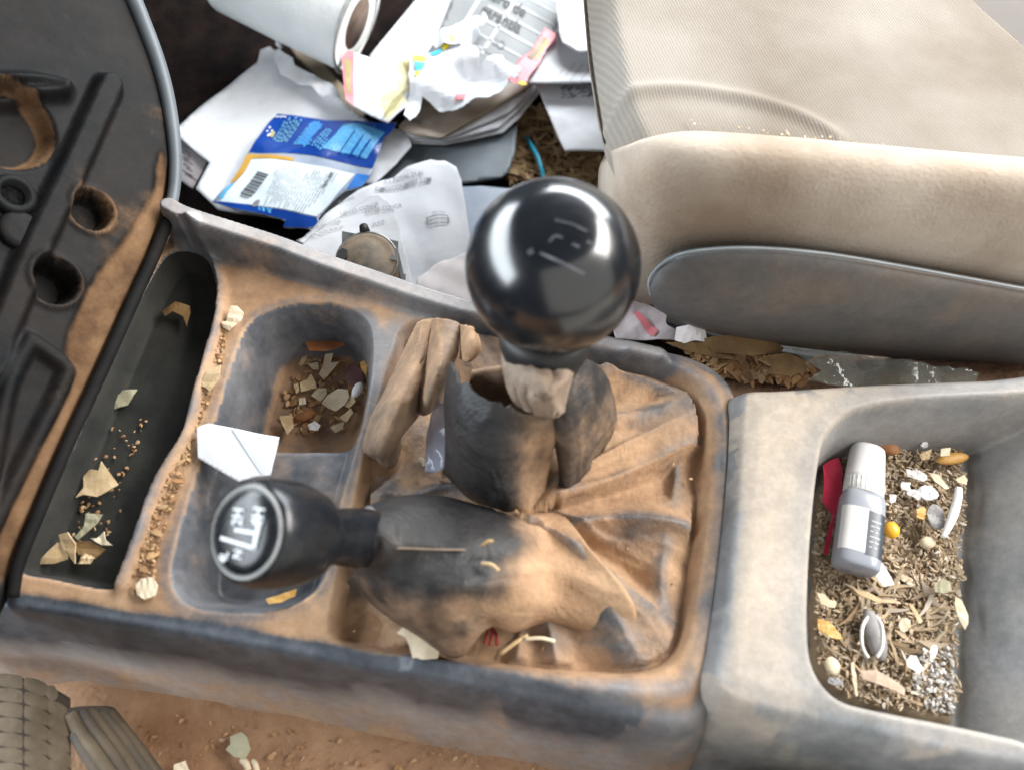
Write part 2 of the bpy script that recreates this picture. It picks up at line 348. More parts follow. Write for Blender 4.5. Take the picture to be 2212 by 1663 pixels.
M['ash'] = plain('white_ash', (0.46, 0.44, 0.42), (0.76, 0.75, 0.74), rough=0.9, scale=220, bump=0.4)
M['rust'] = plain('rusty_piece', (0.22, 0.070, 0.022), (0.33, 0.125, 0.045), rough=0.9, scale=90, bump=0.3)
M['plum'] = plain('plum_skin', (0.10, 0.045, 0.045), (0.17, 0.085, 0.08), rough=0.7, scale=90, bump=0.3)
M['maroon'] = plain('dark_red_plastic', (0.30, 0.010, 0.030), (0.42, 0.025, 0.06), rough=0.25, scale=50, bump=0.05)
M['bottle'] = plain('bottle_plastic', (0.27, 0.29, 0.34), (0.32, 0.34, 0.39), rough=0.2, scale=30, bump=0.0, spec=0.5)
M['cap'] = plain('bottle_cap', (0.70, 0.70, 0.70), (0.75, 0.75, 0.75), rough=0.3, scale=50, bump=0.02)
M['labeldark'] = plain('bottle_label_dark', (0.03, 0.045, 0.065), (0.05, 0.065, 0.085), rough=0.35, scale=60, bump=0)
M['seat_side'] = plain('seat_velour', (0.255, 0.20, 0.152), (0.43, 0.375, 0.315), rough=0.95, scale=16, bump=0.5, bscale=700, dist=0.0008, spec=0.15)
M['seat_trim'] = dusty('seat_trim_plastic', (0.085, 0.088, 0.090), (0.12, 0.12, 0.12), (0.17, 0.155, 0.14), 0.6, scale=11, d1=(0.15, 0.112, 0.085), d2=(0.21, 0.16, 0.12))
M['driver_seat'] = plain('driver_seat_velour', (0.42, 0.39, 0.34), (0.52, 0.49, 0.44), rough=0.95, scale=30, bump=0.5, bscale=600, spec=0.15)
M['mat_rubber'] = plain('tan_rubber', (0.085, 0.063, 0.041), (0.15, 0.117, 0.08), rough=0.9, scale=60, bump=0.5, bscale=500)
M['mat_rubber2'] = plain('grey_tan_rubber', (0.055, 0.050, 0.047), (0.13, 0.10, 0.072), rough=0.85, scale=40, bump=0.4, bscale=400)
M['mat_under'] = plain('dark_rubber_groove', (0.025, 0.019, 0.014), (0.05, 0.038, 0.028), rough=0.95, scale=60)
M['wire_blue'] = plain('blue_wire', (0.01, 0.28, 0.44), (0.02, 0.36, 0.52), rough=0.4, scale=60, bump=0)
M['wire_red'] = plain('red_thread', (0.22, 0.02, 0.015), (0.32, 0.04, 0.03), rough=0.6, scale=60, bump=0)
M['gadget'] = dusty('socket_plastic', (0.03, 0.033, 0.034), (0.06, 0.065, 0.066), (0.20, 0.20, 0.18), 0.8, scale=40, d1=(0.22, 0.15, 0.09), d2=(0.34, 0.26, 0.18))
M['metal'] = plain('dull_metal', (0.20, 0.20, 0.19), (0.34, 0.33, 0.31), rough=0.35, scale=60, bump=0.1)
M['metal'].node_tree.nodes['Principled BSDF'].inputs['Metallic'].default_value = 0.7
def film_mat(name, col, alpha, rough=0.15):
    m, nt, b, L = nodes(name); b.inputs['Base Color'].default_value = (*col, 1); b.inputs['Roughness'].default_value = rough
    b.inputs['Alpha'].default_value = alpha
    tc = nd(nt, 'ShaderNodeTexCoord'); n = nd(nt, 'ShaderNodeTexNoise', Scale=90.0, Detail=3.0); L.new(tc.outputs['Object'], n.inputs['Vector'])
    bp = nd(nt, 'ShaderNodeBump', Strength=0.9, Distance=0.002); L.new(n.outputs['Fac'], bp.inputs['Height']); L.new(bp.outputs['Normal'], b.inputs['Normal'])
    return m
M['film'] = film_mat('clear_film', (0.16, 0.17, 0.15), 0.30, 0.06)
M['film_blue'] = film_mat('bluish_film', (0.44, 0.46, 0.58), 0.72)
M['film_pink'] = film_mat('pinkish_film', (0.74, 0.66, 0.68), 0.80)
def seat_fabric():
    m, nt, b, L = nodes('ribbed_seat_cloth'); tc = nd(nt, 'ShaderNodeTexCoord')
    n = nd(nt, 'ShaderNodeTexNoise', Scale=14.0, Detail=5.0); L.new(tc.outputs['Object'], n.inputs['Vector'])
    r = ramp(nt, [(0.32, (0.165, 0.138, 0.112)), (0.62, (0.255, 0.23, 0.20))]); L.new(n.outputs['Fac'], r.inputs['Fac'])
    mp = nd(nt, 'ShaderNodeMapping'); mp.inputs['Rotation'].default_value = (0, 0, math.radians(-14)); L.new(tc.outputs['Object'], mp.inputs['Vector'])
    w = nd(nt, 'ShaderNodeTexWave', Scale=250.0, Distortion=2.2, Detail=2.0); w.wave_type = 'BANDS'; w.bands_direction = 'X'; L.new(mp.outputs['Vector'], w.inputs['Vector'])
    w.inputs['Detail Scale'].default_value = 3.0
    mx = nd(nt, 'ShaderNodeMix', data_type='RGBA', blend_type='MULTIPLY'); mx.inputs['Factor'].default_value = 0.14
    L.new(r.outputs['Color'], mx.inputs['A']); L.new(w.outputs['Color'], mx.inputs['B']); L.new(mx.outputs['Result'], b.inputs['Base Color'])
    bp = nd(nt, 'ShaderNodeBump', Strength=0.35, Distance=0.0004); L.new(w.outputs['Fac'], bp.inputs['Height']); L.new(bp.outputs['Normal'], b.inputs['Normal'])
    b.inputs['Roughness'].default_value = 0.95; b.inputs['Specular IOR Level'].default_value = 0.15
    return m
M['seat_top'] = seat_fabric()

def scuff(m, lo, hi, dust=(0.20, 0.16, 0.12), amt=0.10):
    nt = m.node_tree; L = nt.links; b = nt.nodes['Principled BSDF']; tc = nd(nt, 'ShaderNodeTexCoord')
    n = nd(nt, 'ShaderNodeTexNoise', Scale=70.0, Detail=8.0, Roughness=0.7, Distortion=1.5); L.new(tc.outputs['Object'], n.inputs['Vector'])
    mr = nd(nt, 'ShaderNodeMapRange'); L.new(n.outputs['Fac'], mr.inputs['Value']); mr.inputs['From Min'].default_value = 0.35; mr.inputs['From Max'].default_value = 0.7
    mr.inputs['To Min'].default_value = lo; mr.inputs['To Max'].default_value = hi; L.new(mr.outputs['Result'], b.inputs['Roughness'])
    n2 = nd(nt, 'ShaderNodeTexNoise', Scale=420.0, Detail=4.0, Roughness=0.8); L.new(tc.outputs['Object'], n2.inputs['Vector'])
    m2 = nd(nt, 'ShaderNodeMapRange'); L.new(n2.outputs['Fac'], m2.inputs['Value']); m2.inputs['From Min'].default_value = 0.56; m2.inputs['From Max'].default_value = 0.74; m2.inputs['To Max'].default_value = amt
    src = b.inputs['Base Color'].links[0].from_socket; mx = nd(nt, 'ShaderNodeMix', data_type='RGBA'); L.new(m2.outputs['Result'], mx.inputs['Factor']); L.new(src, mx.inputs['A']); mx.inputs['B'].default_value = (*dust, 1)
    L.new(mx.outputs['Result'], b.inputs['Base Color']); b.inputs['Coat Roughness'].default_value = 0.09
scuff(M['knob'], 0.19, 0.26, amt=0.02); scuff(M['knob2'], 0.22, 0.34, amt=0.06)
# ------------------------------------------------------------------ sheets, prints, flakes
class Sheet:
    def __init__(s, name, poly, z, mat, tilt=(0, 0), amp=0.0, ncrease=0, seed=0, thick=0.0004, cell=None, parent=None, roll=None, bulge=0.0, jag=0.0):
        r = random.Random(seed*7+3); poly = np.asarray(poly, float)
        if jag:
            q = []
            for i in range(len(poly)):
                a, b = poly[i], poly[(i+1) % len(poly)]; n = max(1, int(np.linalg.norm(b-a)/14))
                for k in range(n):
                    q.append(a+(b-a)*k/n+np.array([r.uniform(-jag, jag), r.uniform(-jag, jag)]))
            poly = np.array(q)
        s.c = P(*poly.mean(0), z); n = np.array([-tilt[0], -tilt[1], 1.0]); s.n = n/np.linalg.norm(n)
        s.amp = amp; s.bulge = bulge
        W3 = np.array([Pp(p[0], p[1], s.c, s.n) for p in poly]); s.size = max(np.ptp(W3[:, 0]), np.ptp(W3[:, 1]))+1e-6
        s.cr = []
        for k in range(ncrease):
            a = r.uniform(0, math.pi); s.cr.append((math.cos(a), math.sin(a), r.uniform(-.5, .5)*s.size, r.uniform(0.25, 0.9)*s.size, r.uniform(0.4, 1.0)))
        s.roll = roll
        lo = poly.min(0); hi = poly.max(0); cell = cell or max(6.0, (hi-lo).max()/42)
        s.poly = poly; s.cell = cell
        V2, F2 = s.fill(poly, cell)
        V = [s.map(*p) for p in V2]
        s.o = mesh_obj(name, V, F2, mat, parent)
        # keep faces upward for the one-sided thickness
        me = s.o.data
        if len(me.polygons) and np.mean([p.normal.z for p in me.polygons]) < 0: me.flip_normals()
        solidify(s.o, thick)
    def fill(s, poly, cell):
        lo = poly.min(0); hi = poly.max(0)
        gx, gy = np.meshgrid(np.arange(lo[0]+cell*.5, hi[0], cell), np.arange(lo[1]+cell*.5, hi[1], cell))
        d = sdf(poly, gx, gy); k = d < -cell*0.3
        pts = [Vector((a, b)) for a, b in poly]
        dens = []
        for i in range(len(poly)):
            a, b = poly[i], poly[(i+1) % len(poly)]; n = max(1, int(np.linalg.norm(b-a)/cell))
            for q in range(n): dens.append(Vector(tuple(a+(b-a)*q/n)))
        nb = len(dens); pts = dens+[Vector((a, b)) for a, b in zip(gx[k], gy[k])]
        res = delaunay_2d_cdt(pts, [(i, (i+1) % nb) for i in range(nb)], [list(range(nb))], 1, 1e-4)
        return [tuple(v) for v in res[0]], [tuple(f) for f in res[2]]
    def disp(s, p):
        x, y = p[0]-s.c[0], p[1]-s.c[1]; h = 0.0
        for (a, b, o, L, w) in s.cr:
            q = (x*a+y*b-o)/L; h += w*(abs(q-math.floor(q+0.5))*2-0.5)
        if s.cr: h /= math.sqrt(len(s.cr))
        h *= s.amp
        if s.bulge: h += s.bulge*max(0.0, 1-(x*x+y*y)/(0.3*s.size*s.size))
        if s.roll:
            a, b, k = s.roll; q = x*a+y*b; h += k*q*q
        return h
    def map(s, u, v, off=0.0):
        p = Pp(u, v, s.c, s.n); return p+s.n*(s.disp(p)+off)
    def print(s, name, polys, mat, off=0.0003, parent=None, label=None):
        """flat print lying on the sheet: list of polygons given where they lie"""
        V = []; Fc = []
        for pg in polys:
            v2, f2 = s.fill(np.asarray(pg, float), s.cell*0.8); b = len(V)
            V += [s.map(*p, off) for p in v2]; Fc += [tuple(i+b for i in f) for f in f2]
        o = mesh_obj(name, V, Fc, mat, parent or s.o)
        if label: o['label'] = label
        return o
    def text(s, name, txt, u, v, ang, size, mat, off=0.0004, parent=None, sx=1.0, shear=0.0, bold=0.0):
        V2, F2 = text_mesh(txt, bold); ca, sa = math.cos(math.radians(ang)), math.sin(math.radians(ang)); V = []
        for x, y in V2:
            x = x*size*sx; y = y*size; x += shear*y
            V.append(s.map(u+x*ca+y*sa, v+x*sa-y*ca, off))
        return mesh_obj(name, V, F2, mat, parent or s.o)
def text_mesh(txt, bold=0.0):
    c = bpy.data.curves.new('text', 'FONT'); c.body = txt; c.size = 1.0; c.resolution_u = 3; c.offset = bold
    o = bpy.data.objects.new('text', c); COL.objects.link(o); bpy.context.view_layer.update()
    me = bpy.data.meshes.new_from_object(o.evaluated_get(bpy.context.evaluated_depsgraph_get()))
    V = [(v.co.x, v.co.y) for v in me.vertices]; Fc = [tuple(p.vertices) for p in me.polygons]
    bpy.data.objects.remove(o); bpy.data.curves.remove(c); bpy.data.meshes.remove(me)
    return V, Fc
def quad(u, v, L, w, ang):
    ca, sa = math.cos(math.radians(ang)), math.sin(math.radians(ang))
    return [(u+a*ca-b*sa, v+a*sa+b*ca) for a, b in ((-L/2, -w/2), (L/2, -w/2), (L/2, w/2), (-L/2, w/2))]
def blob(u, v, L, w, ang, n=9, jit=0.22, seed=0):
    r = random.Random(seed); ca, sa = math.cos(math.radians(ang)), math.sin(math.radians(ang)); out = []
    for i in range(n):
        a = 2*math.pi*i/n; k = 1+r.uniform(-jit, jit); x = L/2*math.cos(a)*k; y = w/2*math.sin(a)*k
        out.append((u+x*ca-y*sa, v+x*sa+y*ca))
    return out
def flake(name, label, cat, poly, z, mat, seed=0, tilt=(0, 0), curl=0.0, thick=0.00045, group=None, ang=0.0):
    c = math.radians(ang)
    s = Sheet(name, poly, z, M[mat], tilt=tilt, amp=0.0008, ncrease=2, seed=seed, thick=thick, roll=(math.cos(c), math.sin(c), curl) if curl else None,
              cell=max(4.0, np.ptp(np.asarray(poly), 0).max()/7))
    s.o.data.polygons.foreach_set('use_smooth', [False]*len(s.o.data.polygons))
    return tag(s.o, label, cat, group)
def pebble(name, label, cat, u, v, z, L, w, h, ang, mat, group=None, parent=None, yaw=None, tipped=1.0):
    """seed / nut shape: pointed ellipsoid, sizes in metres, lying at a spot"""
    c = P(u, v, z); a = math.radians(ang); V = []; Fc = []; nu, nv = 12, 12
    for i in range(nu+1):
        t = -1+2*i/nu; x = math.sin(t*math.pi/2); r = math.sqrt(max(0, 1-x*x))**(1.0 if tipped == 1 else tipped)
        for k in range(nv):
            b = 2*math.pi*k/nv; p = (x*L/2, r*math.cos(b)*w/2, r*math.sin(b)*h/2)
            V.append((c[0]+p[0]*math.cos(a)-p[1]*math.sin(a), c[1]+p[0]*math.sin(a)+p[1]*math.cos(a), c[2]+h/2+p[2]))
    for i in range(nu):
        for k in range(nv): Fc.append((i*nv+k, i*nv+(k+1) % nv, (i+1)*nv+(k+1) % nv, (i+1)*nv+k))
    o = mesh_obj(name, V, Fc, M[mat], parent)
    return tag(o, label, cat, group) if parent is None else o

# ------------------------------------------------------------------ setting: floors
def floor_sheet(name, x0, x1, y0, y1, fn, mat, cell=0.006):
    def f(X, Y): return fn(X, Y), np.ones(X.shape, bool), {}
    return tag(heightfield(name, x0, x1, y0, y1, cell, f, mat), kind='structure')
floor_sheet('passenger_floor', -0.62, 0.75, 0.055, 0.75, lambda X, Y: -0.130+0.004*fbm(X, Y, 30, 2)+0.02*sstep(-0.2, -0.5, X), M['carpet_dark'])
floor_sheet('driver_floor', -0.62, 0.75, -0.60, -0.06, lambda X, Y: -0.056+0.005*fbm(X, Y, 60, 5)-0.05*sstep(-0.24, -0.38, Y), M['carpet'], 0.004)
floor_sheet('transmission_tunnel', -0.40, 0.60, -0.115, 0.055, lambda X, Y: -0.036+0.006*fbm(X, Y, 55, 8)-0.095*sstep(0.034, 0.054, Y)-0.020*sstep(-0.075, -0.112, Y)-0.06*sstep(-0.02, -0.08, X), M['tunnel'], 0.004)

# ------------------------------------------------------------------ gear console (front piece)
console = empty('gear_console', P(1100, 1200, -0.05), 'dusty grey plastic gear console with oval pockets around both levers', 'console')
OUT = smooth_closed(pl([(-160, 1272), (60, 1308), (300, 1346), (500, 1380), (760, 1428), (1000, 1474), (1250, 1522), (1400, 1550), (1478, 1556), (1520, 1530), (1543, 1470),
      (1567, 1300), (1588, 1100), (1597, 950), (1590, 872), (1556, 806), (1490, 770), (1400, 750), (1250, 722), (1100, 690), (1000, 664), (860, 620), (700, 556), (560, 502), (450, 464), (385, 446), (250, 520), (0, 900)]), 5)
RAIL = smooth_open(np.array([np.append(P(u, v, z)[:2], z) for u, v, z in [(360, 438, .022), (400, 458, .021), (500, 490, .018), (600, 522, .015), (700, 560, .012), (800, 594, .009), (900, 628, .007), (1000, 658, .005), (1150, 700, .004), (1300, 738, .0035), (1420, 765, .003)]]), 6)
RECESS = smooth_closed(pl([(880, 700), (1010, 690), (1150, 712), (1320, 765), (1420, 788), (1496, 828), (1528, 890), (1535, 970), (1524, 1090), (1510, 1210), (1492, 1330), (1472, 1405), (1428, 1445), (1350, 1458),
      (1200, 1452), (1000, 1432), (880, 1412), (726, 1384), (722, 1290), (760, 1130), (790, 985), (822, 860), (850, 760)]), 4)
SLOT = smooth_closed(pl([(540, 700), (505, 780), (478, 870), (440, 985), (400, 1110), (372, 1225), (388, 1288), (450, 1314), (560, 1318), (640, 1300), (696, 1250), (716, 1150), (752, 1010), (782, 900), (800, 790), (795, 706), (755, 668), (690, 655), (606, 664)]), 5)
TRAY = smooth_closed(pl([(438, 548), (466, 610), (462, 680), (440, 765), (414, 855), (393, 935), (358, 992), (325, 1052), (290, 1150), (252, 1252), (228, 1272), (110, 1250), (40, 1232), (60, 1170), (98, 1085), (225, 805), (295, 650), (362, 545)]), 4)
TRAY_R = smooth_open(pl([(445, 540), (474, 612), (472, 684), (450, 772), (424, 862), (403, 942), (368, 1000), (335, 1060), (300, 1158), (262, 1262)])[:, :2], 6)
Y_BR0, Y_BR1 = P(680, 1062)[1], P(680, 950)[1]
RIMS = smooth_open(pl([(1360, 768), (1470, 800), (1535, 850), (1560, 930), (1556, 1080), (1540, 1250), (1515, 1400), (1490, 1470), (1430, 1495), (1300, 1490), (1100, 1462), (900, 1432)])[:, :2], 6)
LIP = smooth_open(pl([(40, 1318), (300, 1358), (560, 1404), (800, 1446), (1000, 1484)])[:, :2], 6)

def slot_floor(Y):
    up = sstep(Y_BR0-0.004, Y_BR1+0.004, Y)        # 0 lower pocket, 1 upper pocket
    br = sstep(Y_BR0-0.012, Y_BR0+0.002, Y)*(1-sstep(Y_BR1-0.003, Y_BR1+0.009, Y))
    return up, br
def console_fn(X, Y):
    so = sdf(OUT, X, Y); keep = so < 0.022
    n = fbm(X, Y, 45, 4); n2 = fbm(X, Y, 160, 9)
    side = np.where(Y < 0, 1.0, 0.45)
    Z = -0.0015*sstep(-0.006, 0, so)-0.056*sstep(-0.001, 0.019, so)
    d = 1.12-0.80*sstep(-0.006, -0.001, so)+0.25*sstep(0.006, 0.018, so)
    gx, gy = P(835, 745)[:2]; d = d-0.65*np.exp(-(((X-gx)/0.016)**2+((Y-gy)/0.022)**2))
    # rail on the passenger edge
    dr, hz, sd_, pr = dline(RAIL, X, Y); end = sstep(0.0, 0.03, pr)*1.0
    rail = 1-sstep(0.0028, 0.0068, dr); railf = rail; Z = Z+rail*(hz-np.minimum(Z, 0)*1.0)*1.0*np.where(so < 0.012, 1, 0)
    d = d*(1-0.95*(1-sstep(0.004, 0.011, dr)))
    # raised bead round the boot recess and worn lip on the driver's edge
    db, _, _, _ = dline(RIMS, X, Y); Z += 0.0030*np.exp(-(db/0.0038)**2); d -= 0.62*np.exp(-(db/0.0045)**2)
    dl, _, _, pa = dline(LIP, X, Y); Z += 0.0022*np.exp(-(dl/0.0032)**2); d -= 1.25*np.exp(-(dl/0.0046)**2)
    dt, _, _, _ = dline(TRAY_R, X, Y); Z += 0.0034*np.exp(-(dt/0.0026)**2); d -= 0.8*np.exp(-(dt/0.0026)**2)
    # recess of the boot
    sr = sdf(RECESS, X, Y); Z = Z-0.009*sstep(0.0012, -0.0040, sr); d = d-0.25*np.exp(-((sr-0.003)/0.004)**2)
    # oval pockets with a bridge between them
    ss = sdf(SLOT, X, Y); up, br = slot_floor(Y)
    dep = 0.024+0.010*up; w = 0.0095-0.001*up
    poc = sstep(0.0015, -w, ss); Zp = -dep*poc*(1-br)-0.0075*br*sstep(0.0015, -0.004, ss)
    Z = np.where(ss < 0.0016, np.minimum(Z, Zp), Z)
    d = np.where(ss < 0.0005, (0.02+0.85*up*sstep(0.82, 1.0, poc))*(1-br)+0.20*br, d-0.55*np.exp(-((ss-0.002)/0.0030)**2))
    # shallow tray at the front
    st = sdf(TRAY, X, Y); tr = sstep(0.0008, -0.0045, st); Z = np.where(st < 0.001, np.minimum(Z, -0.013*tr), Z)
    d = np.where(st < 0.0, 0.0, d)
    Z = Z+0.00035*(n2-0.45)*(d > 0.5)
    d = d+0.25*(n-0.45)
    fl_ = 0.6*(1-sstep(0.0015, 0.0035, dr))+sstep(0.003, 0.012, so)*np.where(Y < 0, 1.0, 0.2)*(0.45+0.9*n)+0.3*np.exp(-(((X-gx)/0.016)**2+((Y-gy)/0.022)**2))
    wear = np.exp(-((so-0.003)/0.005)**2)*0.8*sstep(0.46, 0.62, fbm(X+0.02*fbm(Y, X, 60, 2, 5), Y+0.02*fbm(X, Y, 60, 3, 5), 36, 44, 7))*(Y < -0.03)
    return Z, keep, {'dust': np.clip(d-0.8*wear, -0.9, 1.1), 'film': np.clip(fl_, 0, 1)-0.45*wear-0.5*np.exp(-(dl/0.0045)**2)}
lo = OUT.min(0); hi = OUT.max(0)
heightfield('console_housing', -0.225, hi[0]+0.02, lo[1]-0.02, hi[1]+0.02, 0.00075, console_fn, M['console'], console)
# dark rubber liner in the tray
LIN = TRAY
def liner_fn(X, Y):
    st = sdf(TRAY, X, Y); tr = sstep(0.0008, -0.0045, st)
    return -0.013*tr+0.0007+0.0005*fbm(X, Y, 90, 3)-0.0035*sstep(-0.0012, 0.0012, st), st < 0.0014, {}
heightfield('tray_liner', LIN[:, 0].min()-.002, LIN[:, 0].max()+.002, LIN[:, 1].min()-.002, LIN[:, 1].max()+.002, 0.0007, liner_fn, M['rubber'], console)

# ------------------------------------------------------------------ boot (creased leather sheet in the recess)
RIDGES = [  # crest points (u, v, z mm), half widths (mm) left / right of travel
    ([(1214, 1064, 21), (1300, 1036, 18), (1420, 985, 13), (1500, 950, 9), (1532, 962, 2)], 24, 3.4),
    ([(1160, 1118, 22), (1274, 1190, 18), (1350, 1255, 14), (1410, 1310, 9), (1464, 1342, 3)], 4.4, 24),
    ([(1205, 1136, 15), (1316, 1117, 13), (1420, 1127, 9), (1492, 1160, 2)], 15, 3.4),
    ([(1438, 1172, 5), (1428, 1240, 7), (1434, 1316, 5)], 8, 9),
    ([(1464, 1000, 5), (1458, 1050, 6), (1446, 1092, 3)], 9, 5),
    ([(1228, 1384, 3), (1300, 1394, 6), (1345, 1404, 6), (1366, 1378, 3)], 7, 5),
    ([(1260, 795, 12), (1340, 800, 11), (1420, 830, 9), (1456, 852, 5), (1425, 864, 3)], 5, 10),
    ([(1330, 905, 12), (1400, 890, 7), (1480, 880, 3)], 12, 9),
    ([(880, 1085, 4), (960, 1058, 6), (1040, 1062, 7), (1110, 1100, 4)], 4, 4),
    ([(800, 1290, 2), (850, 1320, 5), (900, 1350, 7)], 5, 5),
    ([(1200, 1262, 6), (1300, 1340, 5), (1390, 1395, 2)], 3, 3),
    ([(1215, 1290, 4), (1310, 1372, 3), (1380, 1412, 1)], 2.5, 2.5),
    ([(820, 1080, 3), (880, 1010, 3), (930, 990, 4)], 6, 6),
]
RW = []
for pts, wl, wr in RIDGES:
    RW.append((smooth_open(np.array([np.append(P(u, v, z*.001-.008)[:2], z*.001) for u, v, z in pts]), 6), wl*.001, wr*.001))
def boot_fn(X, Y):
    sr = sdf(RECESS, X, Y); keep = sr < -0.0004
    n = fbm(X, Y, 50, 21); n2 = fbm(X, Y, 150, 4)
    cx, cy = P(1150, 1105, -.008)[:2]; an = np.arctan2(Y-cy, X-cx); rad = np.hypot(X-cx, Y-cy)
    wr_ = (1-np.abs(2*vnoise(an*3.2, rad*16, 1.0, 3)-1))**1.5*1.25+0.22*(1-np.abs(2*vnoise(an*8.0, rad*30, 1.0, 7)-1))**2+0.1
    Z = -0.0088+0.0030*(n-0.45)+0.0006*(n2-0.45)+0.0065*(wr_-0.75)*sstep(0.002, 0.03, rad)
    d = 0.80+0.5*(n-0.45)-0.35*(wr_-0.75)
    H = np.zeros_like(Z); crest = np.zeros_like(Z)
    for p, wl, wr in RW:
        dd, h, sd, par = dline(p, X, Y); w = np.where(sd > 0, wl, wr)
        t = dd/w; k = np.where(w < 0.6*max(wl, wr), np.exp(-1.25*t), np.exp(-1.0*t**1.25))*h*sstep(0, 0.02, np.minimum(par+0.02, 1.02-par)*1.0)
        H = np.maximum(H, k)+0.25*np.minimum(H, k)
        crest = np.maximum(crest, np.exp(-(dd/0.0034)**2)*np.clip(h/0.006, 0, 1)*np.where(sd > 0, wl, wr)/max(wl, wr)*1.0)
    Z = Z+H; d = d-0.6*crest*(0.3+1.2*n2)
    # shallow dish towards the torn hole by the driver's edge
    hx, hy = P(1125, 1365, -.008)[:2]; q = np.exp(-(((X-hx)/0.012)**2+((Y-hy)/0.005)**2)); Z -= 0.007*q
    Z = np.where(sr > -0.004, np.minimum(Z, -0.0075+0.5*(-sr)), Z)
    return Z, keep, {'dust': np.clip(d, -0.3, 1.1)}
lo = RECESS.min(0); hi = RECESS.max(0)
heightfield('boot_panel', lo[0], hi[0], lo[1], hi[1], 0.0007, boot_fn, M['boot'], console)

# ------------------------------------------------------------------ main gear lever
kc = Pd(1194, 578, 0.235); KR = 0.0266
lever_base = P(1140, 1080, -0.006)
lever = empty('gear_lever', lever_base, 'gear lever with a large glossy black ball knob and torn leather gaiter', 'gear lever')
axk = kc-lever_base; axk = axk/np.linalg.norm(axk)
ktop = axk*0.45+(CAM-kc)/np.linalg.norm(CAM-kc)*0.55; ktop /= np.linalg.norm(ktop)
prof = []
for i in range(49):
    a = math.pi*i/48; h = -math.cos(a); r = math.sin(a)
    if h > 0.90: h = 0.90+(h-0.90)*0.55
    prof.append((h*KR, r*KR))
knob = lathe('knob', kc, ktop, prof, M['knob'], lever, 72)
def on_sphere(u, v, off=0.00012):
    d = ray(u, v); d = d/np.linalg.norm(d); oc = CAM-kc; b = oc@d; c = oc@oc-(KR+off)**2; t = -b-math.sqrt(max(0, b*b-c)); p = CAM+d*t
    h = (p-kc)@ktop/KR
    if h > 0.90: p = p-ktop*((h-0.90)*0.45*KR)+ktop*0.00005
    return p
def knob_stroke(pts, w):
    V = []; Fc = []; p = smooth_open(np.array(pts, float), 5)
    for i in range(len(p)):
        t = p[min(i+1, len(p)-1)]-p[max(i-1, 0)]; n = np.array([-t[1], t[0]])/np.linalg.norm(t)*w/2
        V += [on_sphere(*(p[i]+n)), on_sphere(*(p[i]-n))]
        if i: Fc.append((2*i-2, 2*i-1, 2*i+1, 2*i))
    return V, Fc
for pts, w in [([(1166, 545), (1210, 566), (1262, 592)], 7), ([(1140, 548), (1152, 540)], 12), ([(1186, 520), (1200, 506), (1216, 510)], 6), ([(1236, 524), (1252, 532)], 6), ([(1268, 520), (1286, 530)], 7), ([(1200, 470), (1236, 480), (1270, 498)], 6)]:
    V, Fc = knob_stroke(pts, w); mesh_obj('shift_mark', V, Fc, M['mark_worn'], knob)
# sleeve under the ball and the rod
lathe('knob_collar', kc-axk*0.0215, -axk, [(0, 0.0155), (0.006, 0.0150), (0.012, 0.0128), (0.016, 0.0120), (0.017, 0.008)], M['black'], lever, 40)
V, Fc = tube_mesh([kc-axk*0.03, kc-axk*0.06, lever_base+axk*0.005], [0.006, 0.0055, 0.006], 16); mesh_obj('lever_rod', V, Fc, M['black'], lever)
# torn gaiter: front curtain, right flap, left folds
torn1 = lambda t: 0.05+0.10*float(vnoise(t*9, 0.3, 1.0, 2))*float(vnoise(t*26, 0.7, 1.0, 5))+0.015*float(vnoise(t*40, 0.1, 1.0, 8))
patch('gaiter_curtain', [
    [(978, 752, .036), (1002, 782, .046), (1038, 838, .050), (1085, 850, .051), (1150, 868, .050), (1212, 884, .044)],
    [(966, 860, .028), (992, 885, .040), (1040, 905, .043), (1095, 920, .043), (1150, 930, .038), (1200, 935, .034)],
    [(968, 940, .016), (996, 975, .026), (1045, 1000, .029), (1100, 1015, .028), (1145, 1018, .020), (1182, 1005, .018)],
    [(966, 1000, .004), (1006, 1045, .012), (1060, 1075, .013), (1110, 1095, .011), (1145, 1098, .007), (1168, 1080, .005)],
    [(958, 1018, -.009), (1006, 1072, -.009), (1065, 1108, -.009), (1115, 1124, -.009), (1150, 1122, -.009), (1172, 1100, -.009)],
  ], M['leather'], lever, 16, 0.0012, 0.0016, lambda r, c: -0.25+1.05*max(0, min(1, (c-0.42)*3))*(0.55+0.45*r), 3, torn1)
patch('gaiter_flap', [
    [(1196, 858, .050), (1226, 790, .056), (1262, 776, .052), (1300, 806, .038), (1322, 856, .026)],
    [(1176, 900, .040), (1222, 890, .046), (1264, 880, .042), (1304, 886, .030), (1326, 905, .020)],
    [(1200, 950, .030), (1228, 968, .032), (1262, 962, .026), (1296, 945, .018), (1318, 935, .012)],
    [(1212, 1010, .018), (1228, 1030, .018), (1252, 1020, .012), (1282, 990, .006), (1300, 968, .004)],
    [(1210, 1062, .004), (1220, 1072, .003), (1240, 1060, .000), (1272, 1022, -.006), (1292, 995, -.008)],
  ], M['leather'], lever, 14, 0.0012, 0.0022, lambda r, c: 0.05+0.45*c-0.3*abs(c-0.3), 5)
patch('gaiter_bunch', [   # leather gathered under the ball
    [(1086, 764, .055), (1140, 784, .060), (1190, 790, .060), (1244, 776, .056)],
    [(1092, 806, .054), (1140, 818, .062), (1188, 824, .062), (1232, 810, .056)],
    [(1104, 846, .051), (1145, 858, .058), (1185, 866, .058), (1222, 850, .052)],
    [(1122, 876, .046), (1155, 890, .049), (1190, 897, .049), (1214, 884, .045)],
  ], M['leather_tan'], lever, 12, 0.0010, 0.0048, lambda r, c: -0.1-0.3*r, 31, lambda t: 0.0, pleat=(3.0, 1.5))
